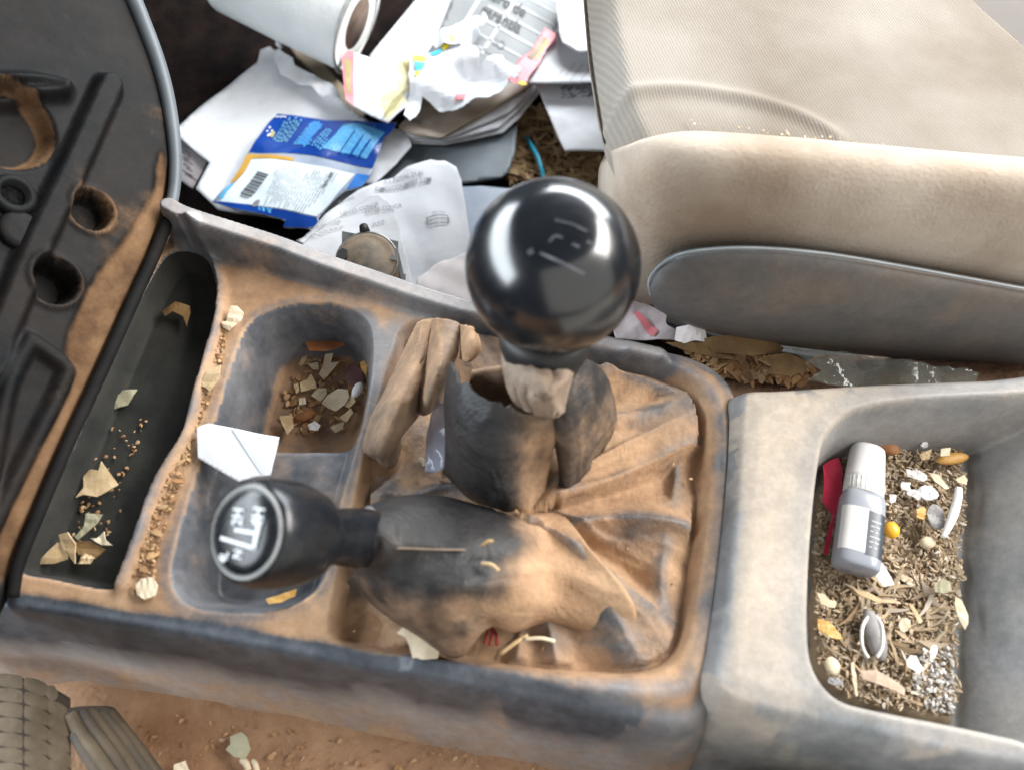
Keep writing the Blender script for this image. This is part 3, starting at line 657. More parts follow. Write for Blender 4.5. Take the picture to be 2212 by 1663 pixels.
patch('gaiter_back', [
    [(1020, 800, .040), (1080, 790, .044), (1150, 792, .044), (1220, 800, .042)],
    [(1010, 850, .026), (1080, 845, .028), (1150, 850, .028), (1222, 860, .028)],
    [(1010, 905, .006), (1080, 905, .006), (1150, 910, .006), (1220, 915, .006)],
  ], M['leather_tan'], lever, 8, 0.001, 0.004, lambda r, c: 0.85-0.5*c, 6)
patch('gaiter_fold', [   # broad fold leaning to the front pocket
    [(906, 700, .004), (925, 694, .012), (958, 698, .016), (986, 700, .014)],
    [(872, 768, .006), (902, 772, .018), (918, 780, .014), (934, 792, .008)],
    [(838, 842, .008), (872, 836, .022), (900, 830, .018), (910, 838, .006)],
    [(806, 905, .006), (844, 900, .020), (880, 898, .016), (902, 890, .004)],
    [(790, 962, .000), (816, 966, .012), (846, 964, .010), (862, 940, .000)],
    [(788, 980, -.007), (814, 990, -.003), (846, 1002, -.006), (864, 960, -.008)],
  ], M['leather_tan'], lever, 14, 0.0012, 0.0030, lambda r, c: 0.75-0.6*r+0.2*c, 7)
patch('gaiter_fold', [   # tongue hanging beside the curtain
    [(928, 690, .010), (958, 692, .022), (984, 700, .026), (1002, 712, .024)],
    [(924, 744, .010), (946, 748, .024), (970, 752, .028), (990, 760, .022)],
    [(914, 800, .010), (934, 808, .024), (956, 806, .026), (974, 800, .016)],
    [(905, 850, .006), (922, 862, .020), (944, 850, .018), (968, 836, .008)],
    [(902, 884, .000), (914, 892, .010), (932, 882, .006), (962, 866, .000)],
  ], M['leather_tan'], lever, 14, 0.0012, 0.0026, lambda r, c: 0.65-0.5*r+0.25*math.sin(c*6), 9)
patch('gaiter_fold', [   # pale torn scrap by the collar
    [(1000, 702, .026), (1016, 708, .034), (1028, 722, .036)],
    [(1000, 738, .026), (1018, 744, .036), (1034, 752, .036)],
    [(1000, 776, .024), (1012, 782, .030), (1026, 764, .032)],
  ], M['leather_tan'], lever, 7, 0.0012, 0.002, lambda r, c: 0.9, 12)

# ------------------------------------------------------------------ transfer lever
ks = P(556, 1150, 0.068); ke = P(802, 1162, 0.024)
trans = empty('transfer_lever', P(1120, 1140, -0.006), 'short black lever with round knob marked 2H 4H N 4L', 'gear lever')
axs = ks-ke; LS = np.linalg.norm(axs); axs = axs/LS
RS = 0.0150
kp = [(-LS, 0.0078), (-LS+0.001, 0.0092), (-LS+0.010, 0.0092), (-LS+0.016, 0.0088), (-LS*0.62, 0.0086), (-LS*0.48, 0.0096), (-0.020, 0.0128), (-0.013, 0.0146), (-0.006, RS), (-0.001, RS*0.985), (0.0025, 0.0139), (0.0040, 0.0130)]
sm = smooth_open(np.array(kp), 4)
tk = lathe('knob', ks, axs, [tuple(p) for p in sm]+[(0.0041, 0.012), (0.0041, 0.0005)], M['knob2'], trans, 64)
# face: domed badge and pale ring
ax_, a_, b_ = frame_of(axs)
lathe('face_disc', ks, axs, [(0.0040, 0.0112), (0.0046, 0.0108), (0.0052, 0.008), (0.0055, 0.004), (0.0056, 0.0001)], M['knob2'], tk, 56)
RV = []; RF = []
for i in range(64):
    an = 2*math.pi*i/64; cdir = math.cos(an)*a_+math.sin(an)*b_
    for j in range(8):
        q = 2*math.pi*j/8; RV.append(ks+axs*(0.0040+0.0005*math.sin(q))+cdir*(0.0120+0.00045*math.cos(q)))
for i in range(64):
    for j in range(8): RF.append((i*8+j, i*8+(j+1) % 8, ((i+1) % 64)*8+(j+1) % 8, ((i+1) % 64)*8+j))
mesh_obj('face_ring', RV, RF, M['ring'], tk)
pf = ks+axs*0.0058
def onface(u, v): return Pp(u, v, pf, axs)
def face_text(txt, u, v, ang, size, sx=1.0):
    V2, F2 = text_mesh(txt, 0.02); ca, sa = math.cos(math.radians(ang)), math.sin(math.radians(ang))
    V = [onface(u+x*size*sx*ca+y*size*sa, v+x*size*sx*sa-y*size*ca) for x, y in V2]
    return mesh_obj('lettering', V, F2, M['mark_white'], tk)
face_text('2H', 522, 1136, -84, 32, 1.0); face_text('4H', 564, 1140, -80, 35, 1.05)
face_text('N', 520, 1208, -78, 27); face_text('4L', 488, 1216, -76, 26, 0.95)
def face_line(a, b, w):
    a = np.array(a, float); b = np.array(b, float); t = (b-a)/np.linalg.norm(b-a); n = np.array([-t[1], t[0]])*w/2
    mesh_obj('shift_line', [onface(*(a-t*w/2+n)), onface(*(a-t*w/2-n)), onface(*(b+t*w/2-n)), onface(*(b+t*w/2+n))], [(0, 1, 2, 3)], M['mark_white'], tk, False)
face_line((510, 1144), (546, 1150), 8); face_line((560, 1128), (548, 1180), 9); face_line((480, 1162), (546, 1182), 8)
# leather sleeve draped from the neck down to the boot panel
patch('gaiter_sleeve', [
    [(796, 1100, .016), (846, 1080, .014), (905, 1074, .012), (965, 1080, .010), (1040, 1100, .007), (1110, 1114, .003), (1160, 1112, .000), (1205, 1106, -.006)],
    [(800, 1126, .030), (850, 1112, .029), (910, 1108, .026), (975, 1110, .023), (1045, 1122, .018), (1115, 1128, .013), (1165, 1122, .008), (1215, 1118, .002)],
    [(806, 1164, .035), (852, 1160, .034), (915, 1162, .032), (985, 1166, .030), (1050, 1164, .026), (1115, 1158, .020), (1178, 1142, .011), (1252, 1160, .011)],
    [(806, 1196, .030), (850, 1200, .031), (912, 1206, .032), (985, 1206, .031), (1056, 1208, .027), (1125, 1206, .021), (1192, 1186, .010), (1302, 1214, .012)],
    [(784, 1222, .020), (836, 1240, .025), (905, 1258, .029), (985, 1262, .030), (1064, 1262, .026), (1136, 1258, .020), (1206, 1240, .009), (1352, 1274, .009)],
    [(764, 1240, .008), (824, 1282, .016), (895, 1316, .022), (980, 1320, .022), (1062, 1312, .020), (1136, 1310, .015), (1212, 1296, .005), (1374, 1330, .002)],
    [(756, 1252, -.003), (826, 1310, .004), (902, 1358, .010), (985, 1398, .010), (1052, 1338, .012), (1112, 1346, .008), (1196, 1328, .002), (1352, 1374, -.006)],
    [(766, 1262, -.009), (836, 1322, -.006), (910, 1370, -.004), (988, 1412, .000), (1050, 1344, .004), (1108, 1356, .002), (1190, 1338, -.006), (1332, 1392, -.013)],
  ], M['leather'], trans, 12, 0.0014, 0.0026, lambda r, c: -0.45+0.95*max(0, min(1, (r-0.36)*3.2))*(1.0-0.5*abs(c-0.5))+1.3*max(0, min(1, (c-0.52)*3.0)), 13, pleat=(1.6, 2.4))
# stitched seam along the sleeve
sp = [P(u, v, z) for u, v, z in [(848, 1183, .0347), (890, 1184, .0342), (940, 1186, .0336), (1006, 1187, .0322)]]
V, Fc = tube_mesh(smooth_open(np.array(sp), 4), 0.0004, 6); mesh_obj('seam', V, Fc, M['leather_tan'], trans)
V, Fc = tube_mesh(smooth_open(np.array([P(u, v, z) for u, v, z in [(796, 1100, .024), (818, 1122, .030), (832, 1150, .034), (834, 1176, .034), (826, 1200, .030)]]), 6), 0.0016, 8)
mesh_obj('sleeve_cuff', V, Fc, M['console'], trans)

# ------------------------------------------------------------------ rear console box
rear = empty('rear_console_box', P(1850, 1250, -0.05), 'dusty grey rear console box with open bin full of chaff', 'console')
ZR = 0.010
OUT2 = smooth_closed(pl([(1610, 846), (1700, 838), (1900, 826), (2150, 816), (2500, 806), (2560, 1200), (2520, 1716), (2300, 1672), (2100, 1634), (1900, 1590), (1750, 1556), (1640, 1528), (1572, 1502), (1544, 1462), (1556, 1380), (1578, 1200), (1596, 1000), (1602, 900)], ZR), 5)
BIN = smooth_closed(pl([(1774, 985), (1788, 938), (1832, 894), (1900, 874), (2000, 862), (2200, 852), (2420, 845), (2440, 1200), (2420, 1640), (2200, 1594), (2050, 1562), (1900, 1533), (1816, 1508), (1768, 1456), (1750, 1385), (1750, 1250), (1760, 1100)], ZR), 5)
FL0, FL1 = P(2092, 950, -0.030)[:2], P(2068, 1560, -0.030)[:2]
def rear_fn(X, Y):
    so = sdf(OUT2, X, Y); keep = so < 0.024
    Z = ZR-0.0015*sstep(-0.008, 0, so)-0.062*sstep(-0.002, 0.021, so)
    n = fbm(X, Y, 40, 31)
    d = 0.62-0.9*np.exp(-((so-0.001)/0.004)**2)*(n > 0.40)-0.35*sstep(0.002, 0.012, so)-2.6*np.maximum(0, X-0.125)
    sb = sdf(BIN, X, Y)
    # signed distance past the floor's rear line
    e = FL1-FL0; e = e/np.linalg.norm(e); past = (X-FL0[0])*(-e[1])+(Y-FL0[1])*e[0]
    past = past if True else past
    fl = -0.031+np.clip(past, 0, 1)*1.55
    w = sstep(0.0015, -0.0075, sb); zb = ZR*(1-w)+np.minimum(fl, ZR-0.002)*w
    Z = np.where(sb < 0.0016, np.minimum(Z, zb), Z)
    d = np.where(sb < 0.0, 0.05+0.25*sstep(0.010, 0.026, past)*n, d-0.35*np.exp(-((sb-0.004)/0.005)**2))
    wear = np.exp(-((so-0.003)/0.0045)**2)*sstep(0.45, 0.60, fbm(X+0.02*fbm(Y, X, 60, 2, 5), Y+0.02*fbm(X, Y, 60, 3, 5), 42, 41, 7))*(Y < -0.02)
    return Z, keep, {'dust': np.clip(d+0.4*(n-0.45)-0.9*wear, -0.9, 1), 'film': -0.6*wear}
lo = OUT2.min(0); hi = OUT2.max(0)
heightfield('box_housing', lo[0]-0.022, hi[0]+0.02, lo[1]-0.024, hi[1]+0.022, 0.0008, rear_fn, M['rearbox'], rear)

# ------------------------------------------------------------------ dashboard (lower centre stack)
dash = empty('dashboard', P(100, 900, 0), 'dark dusty dashboard centre stack with round sockets and grey edge trim', 'dashboard')
A0, B0 = P(432, 548, 0), P(40, 1290, 0)
e2 = (A0-B0); e2 = e2/np.linalg.norm(e2)
perp = np.array([-e2[1], e2[0], 0.0]); perp = perp if perp[0] < 0 else -perp
al = math.radians(50); e1 = perp*math.cos(al)+np.array([0, 0, 1.0])*math.sin(al); nrm = np.cross(e1, e2); nrm = nrm if nrm[2] > 0 else -nrm
def dl(u, v):
    p = Pp(u, v, B0, nrm)-B0; return np.array([p@e1, p@e2])
def dpl(pts): return np.array([dl(*p) for p in pts])
EDGE_PX = [(262, -60), (300, 30), (338, 130), (362, 220), (376, 320), (376, 400), (362, 470), (335, 545), (285, 655), (215, 810), (150, 950), (90, 1090), (40, 1215), (26, 1290)]
EDGE = smooth_open(dpl(EDGE_PX), 6)
far = [dl(-700, 1290), dl(-700, -60)]
top = [np.array([0.40, EDGE[:, 1].max()+0.06]), np.array([0.40, -0.18])]
DOUT = np.vstack([EDGE, [np.array([-0.004, -0.19])], [np.array([0.155, -0.19])], [np.array([0.155, EDGE[0, 1]+0.02])]])
STRIP = smooth_closed(dpl([(350, 330), (372, 420), (358, 490), (300, 625), (150, 965), (34, 1228), (-40, 1240), (70, 1000), (150, 842), (140, 762), (185, 640), (280, 500), (330, 420)]), 4)
BAR = smooth_open(dpl([(232, 190), (150, 372), (80, 520), (0, 715), (-90, 900)]), 6)
H1, H2, H3, H4 = dl(196, 455), dl(116, 608), dl(10, 268), dl(26, 425)
R1 = np.linalg.norm(dl(196, 410)-H1)*0.95; R2 = np.linalg.norm(dl(116, 556)-H2)*0.95; R3 = np.linalg.norm(dl(120, 268)-H3); R4 = np.linalg.norm(dl(26, 382)-H4)
BOXR = smooth_closed(dpl([(52, 712), (110, 745), (166, 792), (160, 832), (64, 1030), (-30, 1210), (-70, 1100), (-30, 850), (20, 740)]), 4)
SLOTS = [smooth_open(dpl([(-60, 178), (60, 176), (140, 190)]), 5), smooth_open(dpl([(-60, 208), (60, 206), (135, 206)]), 5)]
def dash_fn(X, Y):
    s = sdf(DOUT, X, Y); keep = s < 0.0008
    n = fbm(X, Y, 45, 14)
    Z = -0.004*sstep(-0.004, 0.0005, s); d = -0.15+0*X
    ds = sdf(STRIP, X, Y); k = sstep(0.002, -0.002, ds+0.004*(n-0.45)); d = d+0.98*k+0.42*np.exp(-np.maximum(ds, 0)/0.012)*(1-k)*(n+0.2); Z -= 0.002*k
    db, _, side, _ = dline(BAR, X, Y); upl = np.where(side > 0, 1.0, 0.0)
    if (dl(20, 300)-BAR[len(BAR)//2]) @ np.array([1, 0]) > 0: pass
    Z += 0.0065*(1-sstep(0.0035, 0.0065, db)); d += 0.05*(1-sstep(0.003, 0.006, db))
    for H, R, dep in ((H1, R1, 0.012), (H2, R2, 0.016)):
        r = np.hypot(X-H[0], Y-H[1]); Z = Z+0.0014*np.exp(-((r-R-0.0008)/0.0011)**2)-dep*sstep(R, R-0.0016, r)
        d = d+0.45*np.exp(-((r-R-0.0006)/0.0010)**2)
    r = np.hypot(X-H3[0], Y-H3[1]); Z = Z-0.010*sstep(R3, R3*0.72, r); d = d+0.95*sstep(R3, R3*0.93, r)*(1-sstep(R3*0.80, R3*0.66, r))*sstep(0.03, -0.004, X-H3[0])
    bx = sdf(BOXR, X, Y); Z = Z+0.007*sstep(0.0005, -0.0035, bx)-0.004*sstep(-0.006, -0.009, bx)
    d = d+0.40*np.exp(-((bx+0.0045)/0.002)**2)*(X > H2[0])
    for S in SLOTS:
        dd = dline(S, X, Y)[0]; Z = Z+0.006*np.exp(-(dd/0.0024)**2)
    d = d+0.30*(n-0.5)
    return Z, keep, {'dust': np.clip(d, -0.5, 1.1)}
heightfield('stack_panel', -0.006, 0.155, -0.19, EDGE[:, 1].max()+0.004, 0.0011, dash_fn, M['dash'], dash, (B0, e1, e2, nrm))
ep = np.array([B0+e1*q[0]+e2*q[1] for q in EDGE])
ep = ep+nrm*0.0005
M['trim_edge'] = plain('edge_trim', (0.065, 0.077, 0.09), (0.105, 0.12, 0.135), rough=0.5, scale=30, bump=0.1)
rr = np.array([0.0027*(1-0.8*float(sstep(0.42, 0.60, t))) for t in np.linspace(0, 1, len(ep))])
kk = int(len(ep)*0.47); V, Fc = tube_mesh(ep[:kk+1], np.linspace(0.0038, 0.0024, kk+1), 10); mesh_obj('edge_trim', V, Fc, M['trim_edge'], dash)
V, Fc = tube_mesh(ep[kk-1:], np.linspace(0.0026, 0.0021, len(ep)-kk+1), 10); mesh_obj('edge_trim', V, Fc, M['blackcard'], dash)
# side wall of the stack towards the footwell and an unseen box added to shade it
sk = []; sf = []
for i, p in enumerate(ep):
    sk += [p-nrm*0.001, p-nrm*0.03+np.array([-0.03, 0, -0.05]), np.array([p[0]-0.20, p[1], -0.13])]
    if i: sf += [(3*i-3, 3*i-2, 3*i+1, 3*i), (3*i-2, 3*i-1, 3*i+2, 3*i+1)]
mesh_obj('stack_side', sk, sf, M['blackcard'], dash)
def box_mesh(x0, x1, y0, y1, z0, z1):
    v = [(x, y, z) for x in (x0, x1) for y in (y0, y1) for z in (z0, z1)]
    return v, [(0, 1, 3, 2), (4, 6, 7, 5), (0, 4, 5, 1), (2, 3, 7, 6), (0, 2, 6, 4), (1, 5, 7, 3)]
V, Fc = box_mesh(-0.62, -0.14, 0.205, 0.75, 0.085, 0.14); bevel(mesh_obj('footwell_shade_box', V, Fc, M['blackcard'], dash, False), 0.02, 3)  # out of view, added to keep windscreen light off the footwell
V, Fc = box_mesh(-0.64, -0.62, 0.05, 0.75, -0.13, 0.14); mesh_obj('firewall', V, Fc, M['blackcard'], dash, False)
# socket plug standing in the stack
pc = B0+e1*H4[0]+e2*H4[1]
lathe('socket_plug', pc-nrm*0.004, nrm, [(0, R4), (0.006, R4), (0.0075, R4*0.9), (0.0078, R4*0.6), (0.004, R4*0.55), (0.004, 0.0001)], M['dash'], dash, 32)
pq = B0+e1*dl(40, 500)[0]+e2*dl(40, 500)[1]
lathe('plug_grip', pq-nrm*0.001, nrm, [(0, R4*0.95), (0.003, R4*0.92), (0.0042, R4*0.8), (0.0040, R4*.5), (0.0045, 0.0001)], M['dash'], dash, 28)

# ------------------------------------------------------------------ passenger seat
YS = 0.030
seat = empty('passenger_seat', (0.2, 0.1, -0.04), 'pale beige passenger seat cushion with ribbed top and grey side trim', 'seat')
def onY(u, v, y):
    d = ray(u, v); t = (y-CAM[1])/d[1]; return CAM+d*t
def seatpatch(name, rows, mat, sub=8, thick=0.003, attr=True):
    C = np.array([[onY(*c) for c in r] for r in rows]); S = cr_interp(cr_interp(C, 0, sub), 1, sub); nr, nc = S.shape[:2]
    d = (fbm(S[..., 0], S[..., 2], 26, 3)).ravel()
    o = mesh_obj(name, S.reshape(-1, 3), grid_faces(nr, nc), mat, seat, True, {'dust': d-0.25})
    return o
# plastic side trim: rounded nose at the front, tapering to the rear
seatpatch('side_trim', [
    [(1406, 590, .040), (1440, 556, .034), (1500, 537, .031), (1620, 530, .030), (1780, 542, .030), (1960, 572, .030), (2130, 603, .030), (2300, 632, .030)],
    [(1403, 604, .032), (1440, 572, .027), (1500, 556, .0245), (1620, 549, .023), (1780, 561, .023), (1960, 590, .023), (2130, 620, .023), (2300, 650, .023)],
    [(1402, 625, .028), (1440, 622, .024), (1500, 620, .022), (1620, 618, .021), (1780, 624, .021), (1960, 645, .021), (2130, 672, .021), (2300, 700, .021)],
    [(1410, 655, .028), (1450, 670, .024), (1510, 682, .022), (1620, 692, .021), (1780, 706, .021), (1960, 722, .021), (2130, 736, .021), (2300, 748, .021)],
    [(1418, 668, .034), (1460, 690, .028), (1520, 706, .026), (1620, 722, .025), (1780, 740, .025), (1960, 756, .025), (2130, 768, .025), (2300, 778, .025)],
    [(1440, 672, .046), (1480, 698, .040), (1530, 716, .036), (1620, 736, .034), (1780, 758, .034), (1960, 776, .034), (2130, 788, .034), (2300, 800, .034)],
  ], M['seat_trim'])
V, Fc = tube_mesh(smooth_open(np.array([onY(u, v, y) for u, v, y in [(1406, 640, .0275), (1401, 612, .029), (1412, 588, .030), (1446, 560, .0265), (1500, 543, .0245), (1620, 536, .0235), (1780, 548, .0235), (1960, 578, .0235), (2130, 609, .0235), (2300, 640, .0235)]]), 6), 0.0005, 8)
M['trim_glint'] = plain('painted_trim_glint', (0.19, 0.22, 0.24), (0.28, 0.31, 0.33), rough=0.4, scale=40, bump=0.1)
mesh_obj('trim_highlight', V, Fc, M['trim_glint'], seat)  # thin pale tube: soft highlight of the trim edge given as shape and colour
seatpatch('lower_rail', [
    [(1440, 680, .048), (1560, 716, .042), (1700, 742, .042), (1900, 766, .042), (2300, 796, .042)],
    [(1440, 700, .040), (1560, 738, .036), (1700, 768, .034), (1900, 790, .033), (2300, 818, .033)],
    [(1460, 712, .046), (1560, 752, .042), (1700, 785, .040), (1900, 812, .040), (2300, 850, .040)],
  ], M['black'])
# side bolster with its piping, and the ribbed cushion top behind it
seatpatch('side_bolster', [
    [(1312, 640, .100), (1330, 640, .060), (1420, 660, .052), (1500, 640, .044), (1700, 640, .042), (1900, 660, .042), (2100, 690, .042), (2330, 730, .042)],
    [(1297, 520, .105), (1318, 520, .062), (1400, 540, .040), (1500, 530, .034), (1700, 535, .032), (1900, 560, .032), (2100, 596, .032), (2330, 636, .032)],
    [(1292, 440, .110), (1312, 440, .064), (1390, 440, .040), (1500, 430, .033), (1700, 438, .031), (1900, 462, .031), (2100, 494, .031), (2330, 530, .031)],
    [(1293, 372, .115), (1316, 372, .068), (1390, 352, .046), (1500, 340, .038), (1700, 352, .036), (1900, 374, .036), (2100, 396, .036), (2330, 420, .036)],
    [(1304, 340, .080), (1340, 326, .060), (1400, 303, .054), (1500, 290, .049), (1700, 302, .047), (1900, 320, .047), (2100, 340, .047), (2330, 358, .047)],
    [(1312, 326, .072), (1356, 312, .066), (1410, 296, .063), (1500, 284, .062), (1700, 296, .060), (1900, 314, .060), (2100, 332, .060), (2330, 350, .060)],
  ], M['seat_side'])
SEATZ = 0.078
FRY, FRX = [.05, .062, .072, .088, .105, .128, .32], [.042, .038, .0355, .034, .033, .032, .031]
def seat_top_fn(X, Y):
    e = X-np.interp(Y, FRY, FRX)
    n = fbm(X, Y, 12, 6)
    Z = 0.0735-0.085*np.clip(X-0.065, -0.03, 0.3)-0.003+0.003*n-0.012*sstep(0.010, -0.001, e)**1.5
    arc = smooth_open(np.array([P(u, v, SEATZ)[:2] for u, v in [(1296, 215), (1340, 185), (1420, 168), (1520, 164), (1640, 175), (1740, 200), (1820, 238), (1870, 270)]]), 6)
    da, _, sd, par = dline(arc, X, Y)
    Z = Z+0.0022*np.exp(-(da/0.0035)**2)*sstep(0, .1, par)*sstep(1, .8, par)
    zc = 0.062; ca_, cb_ = P(2140, -14, zc), P(2240, 66, zc)
    s = ((X-ca_[0])*(cb_[1]-ca_[1])-(Y-ca_[1])*(cb_[0]-ca_[0])); s = s/np.hypot(cb_[0]-ca_[0], cb_[1]-ca_[1])
    if (0.1-ca_[0])*(cb_[1]-ca_[1])-(0.06-ca_[1])*(cb_[0]-ca_[0]) > 0: s = -s
    return Z-0.02*sstep(-0.008, 0.0, s), s < 0.0, {}
ys_ = np.linspace(0.050, 0.30, 280); ss_ = np.concatenate([np.linspace(0, 0.02, 16)[:-1], np.linspace(0.02, 0.30, 330)])
SY, SS = np.meshgrid(ys_, ss_, indexing='ij'); fx_ = np.interp(SY, FRY, FRX)
fx_ = np.apply_along_axis(lambda a: np.convolve(np.pad(a, 6, mode='edge'), np.ones(13)/13, 'valid'), 0, fx_)
SX = fx_+SS; SZ, SK, _ = seat_top_fn(SX, SY); SZ = SZ-0.008*sstep(0.012, 0.0, SS)
mesh_obj('cushion_top', np.stack([SX, SY, SZ], -1).reshape(-1, 3), grid_faces(*SX.shape, SK), M['seat_top'], seat)
# a cushion front that closes the body down to the floor
fr = []
for k, (z, dx) in enumerate([(0.0575, -0.0012), (0.045, 0.004), (0.0, 0.024), (-0.06, 0.055), (-0.12, 0.085)]):
    fr.append([(float(np.interp(y, FRY, FRX))+dx+0.001, y, z) for y in (0.075, 0.088, 0.105, 0.128, 0.2, 0.32)])
S = cr_interp(cr_interp(np.array(fr), 0, 6), 1, 6); mesh_obj('cushion_front', S.reshape(-1, 3), grid_faces(*S.shape[:2]), M['seat_side'], seat)
# pale door card beyond the seat
V, Fc = box_mesh(0.12, 0.75, 0.31, 0.36, -0.128, 0.03)
M['door'] = plain('door_card', (0.78, 0.78, 0.78), (0.84, 0.84, 0.84), rough=0.7, scale=20)
tag(bevel(mesh_obj('door_panel', V, Fc, M['door'], None, False), 0.006, 2), 'pale door panel past the far corner of the passenger seat', 'door panel')
# driver's seat: its edge reaches into the bottom of the picture
def dseat(X, Y):
    ed = smooth_open(np.array([P(u, v, 0.0)[:2] for u, v in [(1380, 1690), (1480, 1664), (1620, 1650), (1780, 1645), (1950, 1648), (2100, 1656), (2300, 1680)]]), 6)
    ye = np.interp(X, ed[:, 0], ed[:, 1]); s = ye-Y
    Z = 0.004-0.05*(1-np.sqrt(np.clip(1-np.clip(1-s/0.02, 0, 1)**2, 0, 1)))
    return Z, (s > -0.0001) & (X > ed[0, 0]), {}
tag(heightfield('driver_seat', P(1380, 1690)[0], 0.40, -0.34, -0.10, 0.0016, dseat, M['driver_seat']), 'pale edge of the driver seat cushion below the rear box', 'seat')

# ------------------------------------------------------------------ loose chaff (nobody could count it)
def island_mat(name, cols, rough=0.85):
    m, nt, b, L = nodes(name); g = nd(nt, 'ShaderNodeNewGeometry')
    r = ramp(nt, [(i/(len(cols)-1), c) for i, c in enumerate(cols)]); L.new(g.outputs['Random Per Island'], r.inputs['Fac'])
    L.new(r.outputs['Color'], b.inputs['Base Color']); b.inputs['Roughness'].default_value = rough; b.inputs['Specular IOR Level'].default_value = 0.2
    return m
M['mix'] = island_mat('mixed_chaff', [(0.24, 0.165, 0.10), (0.38, 0.28, 0.175), (0.48, 0.375, 0.25), (0.31, 0.225, 0.15), (0.55, 0.455, 0.33), (0.40, 0.32, 0.24), (0.62, 0.56, 0.47)])
M['mix_dark'] = island_mat('mixed_straw', [(0.10, 0.05, 0.025), (0.30, 0.19, 0.09), (0.46, 0.33, 0.17), (0.18, 0.10, 0.05), (0.40, 0.26, 0.13)])
M['mix_dust'] = island_mat('mixed_crumbs', [(0.20, 0.10, 0.05), (0.34, 0.19, 0.09), (0.50, 0.34, 0.19), (0.28, 0.14, 0.06), (0.44, 0.27, 0.13)])
M['mix_ash'] = island_mat('mixed_ash', [(0.34, 0.31, 0.28), (0.50, 0.47, 0.44), (0.66, 0.65, 0.63), (0.42, 0.38, 0.34)])
def chips(name, n, where, zfn, size, mat, label, cat, seed, aspect=(0.18, 0.6), lift=0.002, parent=None):
    r = random.Random(seed); V = []; Fc = []
    for k in range(n):
        x, y = where(r); L = r.uniform(*size); w = L*r.uniform(*aspect); a = r.uniform(0, math.pi); t1, t2 = r.uniform(-.5, .5), r.uniform(-.6, .6)
        z = zfn(x, y)+r.uniform(0.0002, lift); b = len(V); bend = r.uniform(-0.25, 0.25)*L
        for i, s in enumerate((-1, -0.35, 0.35, 1)):
            wd = w*(0.35 if abs(s) == 1 else 1.0)*r.uniform(0.7, 1.2)
            for q in (-1, 1):
                px_, py_ = s*L/2, q*wd/2+bend*(s*s)*0.5
                V.append((x+px_*math.cos(a)-py_*math.sin(a), y+px_*math.sin(a)+py_*math.cos(a), z+px_*t1*0.6+py_*t2+0.15*w*(1-s*s)))
        for i in range(3): Fc.append((b+2*i, b+2*i+1, b+2*i+3, b+2*i+2))
    o = mesh_obj(name, V, Fc, mat, parent, False); solidify(o, 0.00045)
    tag(o, label, cat if parent is None else None, None, 'stuff'); return o
def in_poly(pts, z):
    W = pl(pts, z); lo, hi = W.min(0), W.max(0)
    def f(r):
        for _ in range(200):
            x, y = r.uniform(lo[0], hi[0]), r.uniform(lo[1], hi[1])
            if sdf(W, np.array([x]), np.array([y]))[0] < 0: return x, y
        return W[0][0], W[0][1]
    return f

# ------------------------------------------------------------------ contents of the rear bin
BINF = smooth_closed(pl([(1778, 975), (1800, 950), (1860, 938), (1960, 938), (2092, 944), (2096, 1000), (2088, 1200), (2080, 1400), (2072, 1565), (1990, 1556), (1900, 1538), (1812, 1510), (1762, 1450), (1748, 1380), (1752, 1200), (1764, 1060)], -0.027), 4)
def bin_z(X, Y): return -0.0285+0.0045*(fbm(X, Y, 90, 17)-0.3)+0.0022*(fbm(X, Y, 300, 19)-0.4)
def bin_fn(X, Y):
    s = sdf(BINF, X, Y); return bin_z(X, Y)-0.006*sstep(-0.004, 0.001, s), s < 0.0012, {}
tag(heightfield('chaff_bed', BINF[:, 0].min()-.002, BINF[:, 0].max()+.002, BINF[:, 1].min()-.002, BINF[:, 1].max()+.002, 0.0009, bin_fn, M['chaff']), 'brown dusty chaff covering the floor of the rear bin', 'chaff', None, 'stuff')
zb = lambda x, y: float(bin_z(np.array([x]), np.array([y]))[0])
binreg = [(1785, 975), (1860, 955), (2085, 955), (2080, 1250), (2066, 1545), (1900, 1525), (1810, 1490), (1768, 1430), (1760, 1200)]
chips('loose_chaff', 5200, in_poly(binreg, -0.026), zb, (0.0006, 0.0028), M['mix'], 'fine broken straw and husks scattered over the rear bin floor', 'chaff', 5, (0.18, 0.5), 0.002)
chips('loose_chaff', 130, in_poly([(1850, 1240), (2060, 1230), (2050, 1420), (1900, 1480), (1790, 1400)], -0.024), zb, (0.006, 0.014), M['mix'], 'longer straw slivers across the middle of the rear bin', 'chaff', 6, (0.07, 0.16), 0.003)
chips('white_ash', 420, in_poly([(1985, 1400), (2060, 1390), (2066, 1540), (2010, 1530), (1970, 1470)], -0.024), zb, (0.0004, 0.0016), M['mix_ash'], 'whitish ash and crumbs in the near corner of the rear bin', 'ash', 8, (0.4, 1.0), 0.003)

def Q(x, y): return (1705+x*0.2424, 898.6+y*0.2424)
def Q2(x, y): return (1705+x*0.2079, 1244+y*0.2079)
def q(pts, f=Q): return [f(*p) for p in pts]
ZB = -0.024
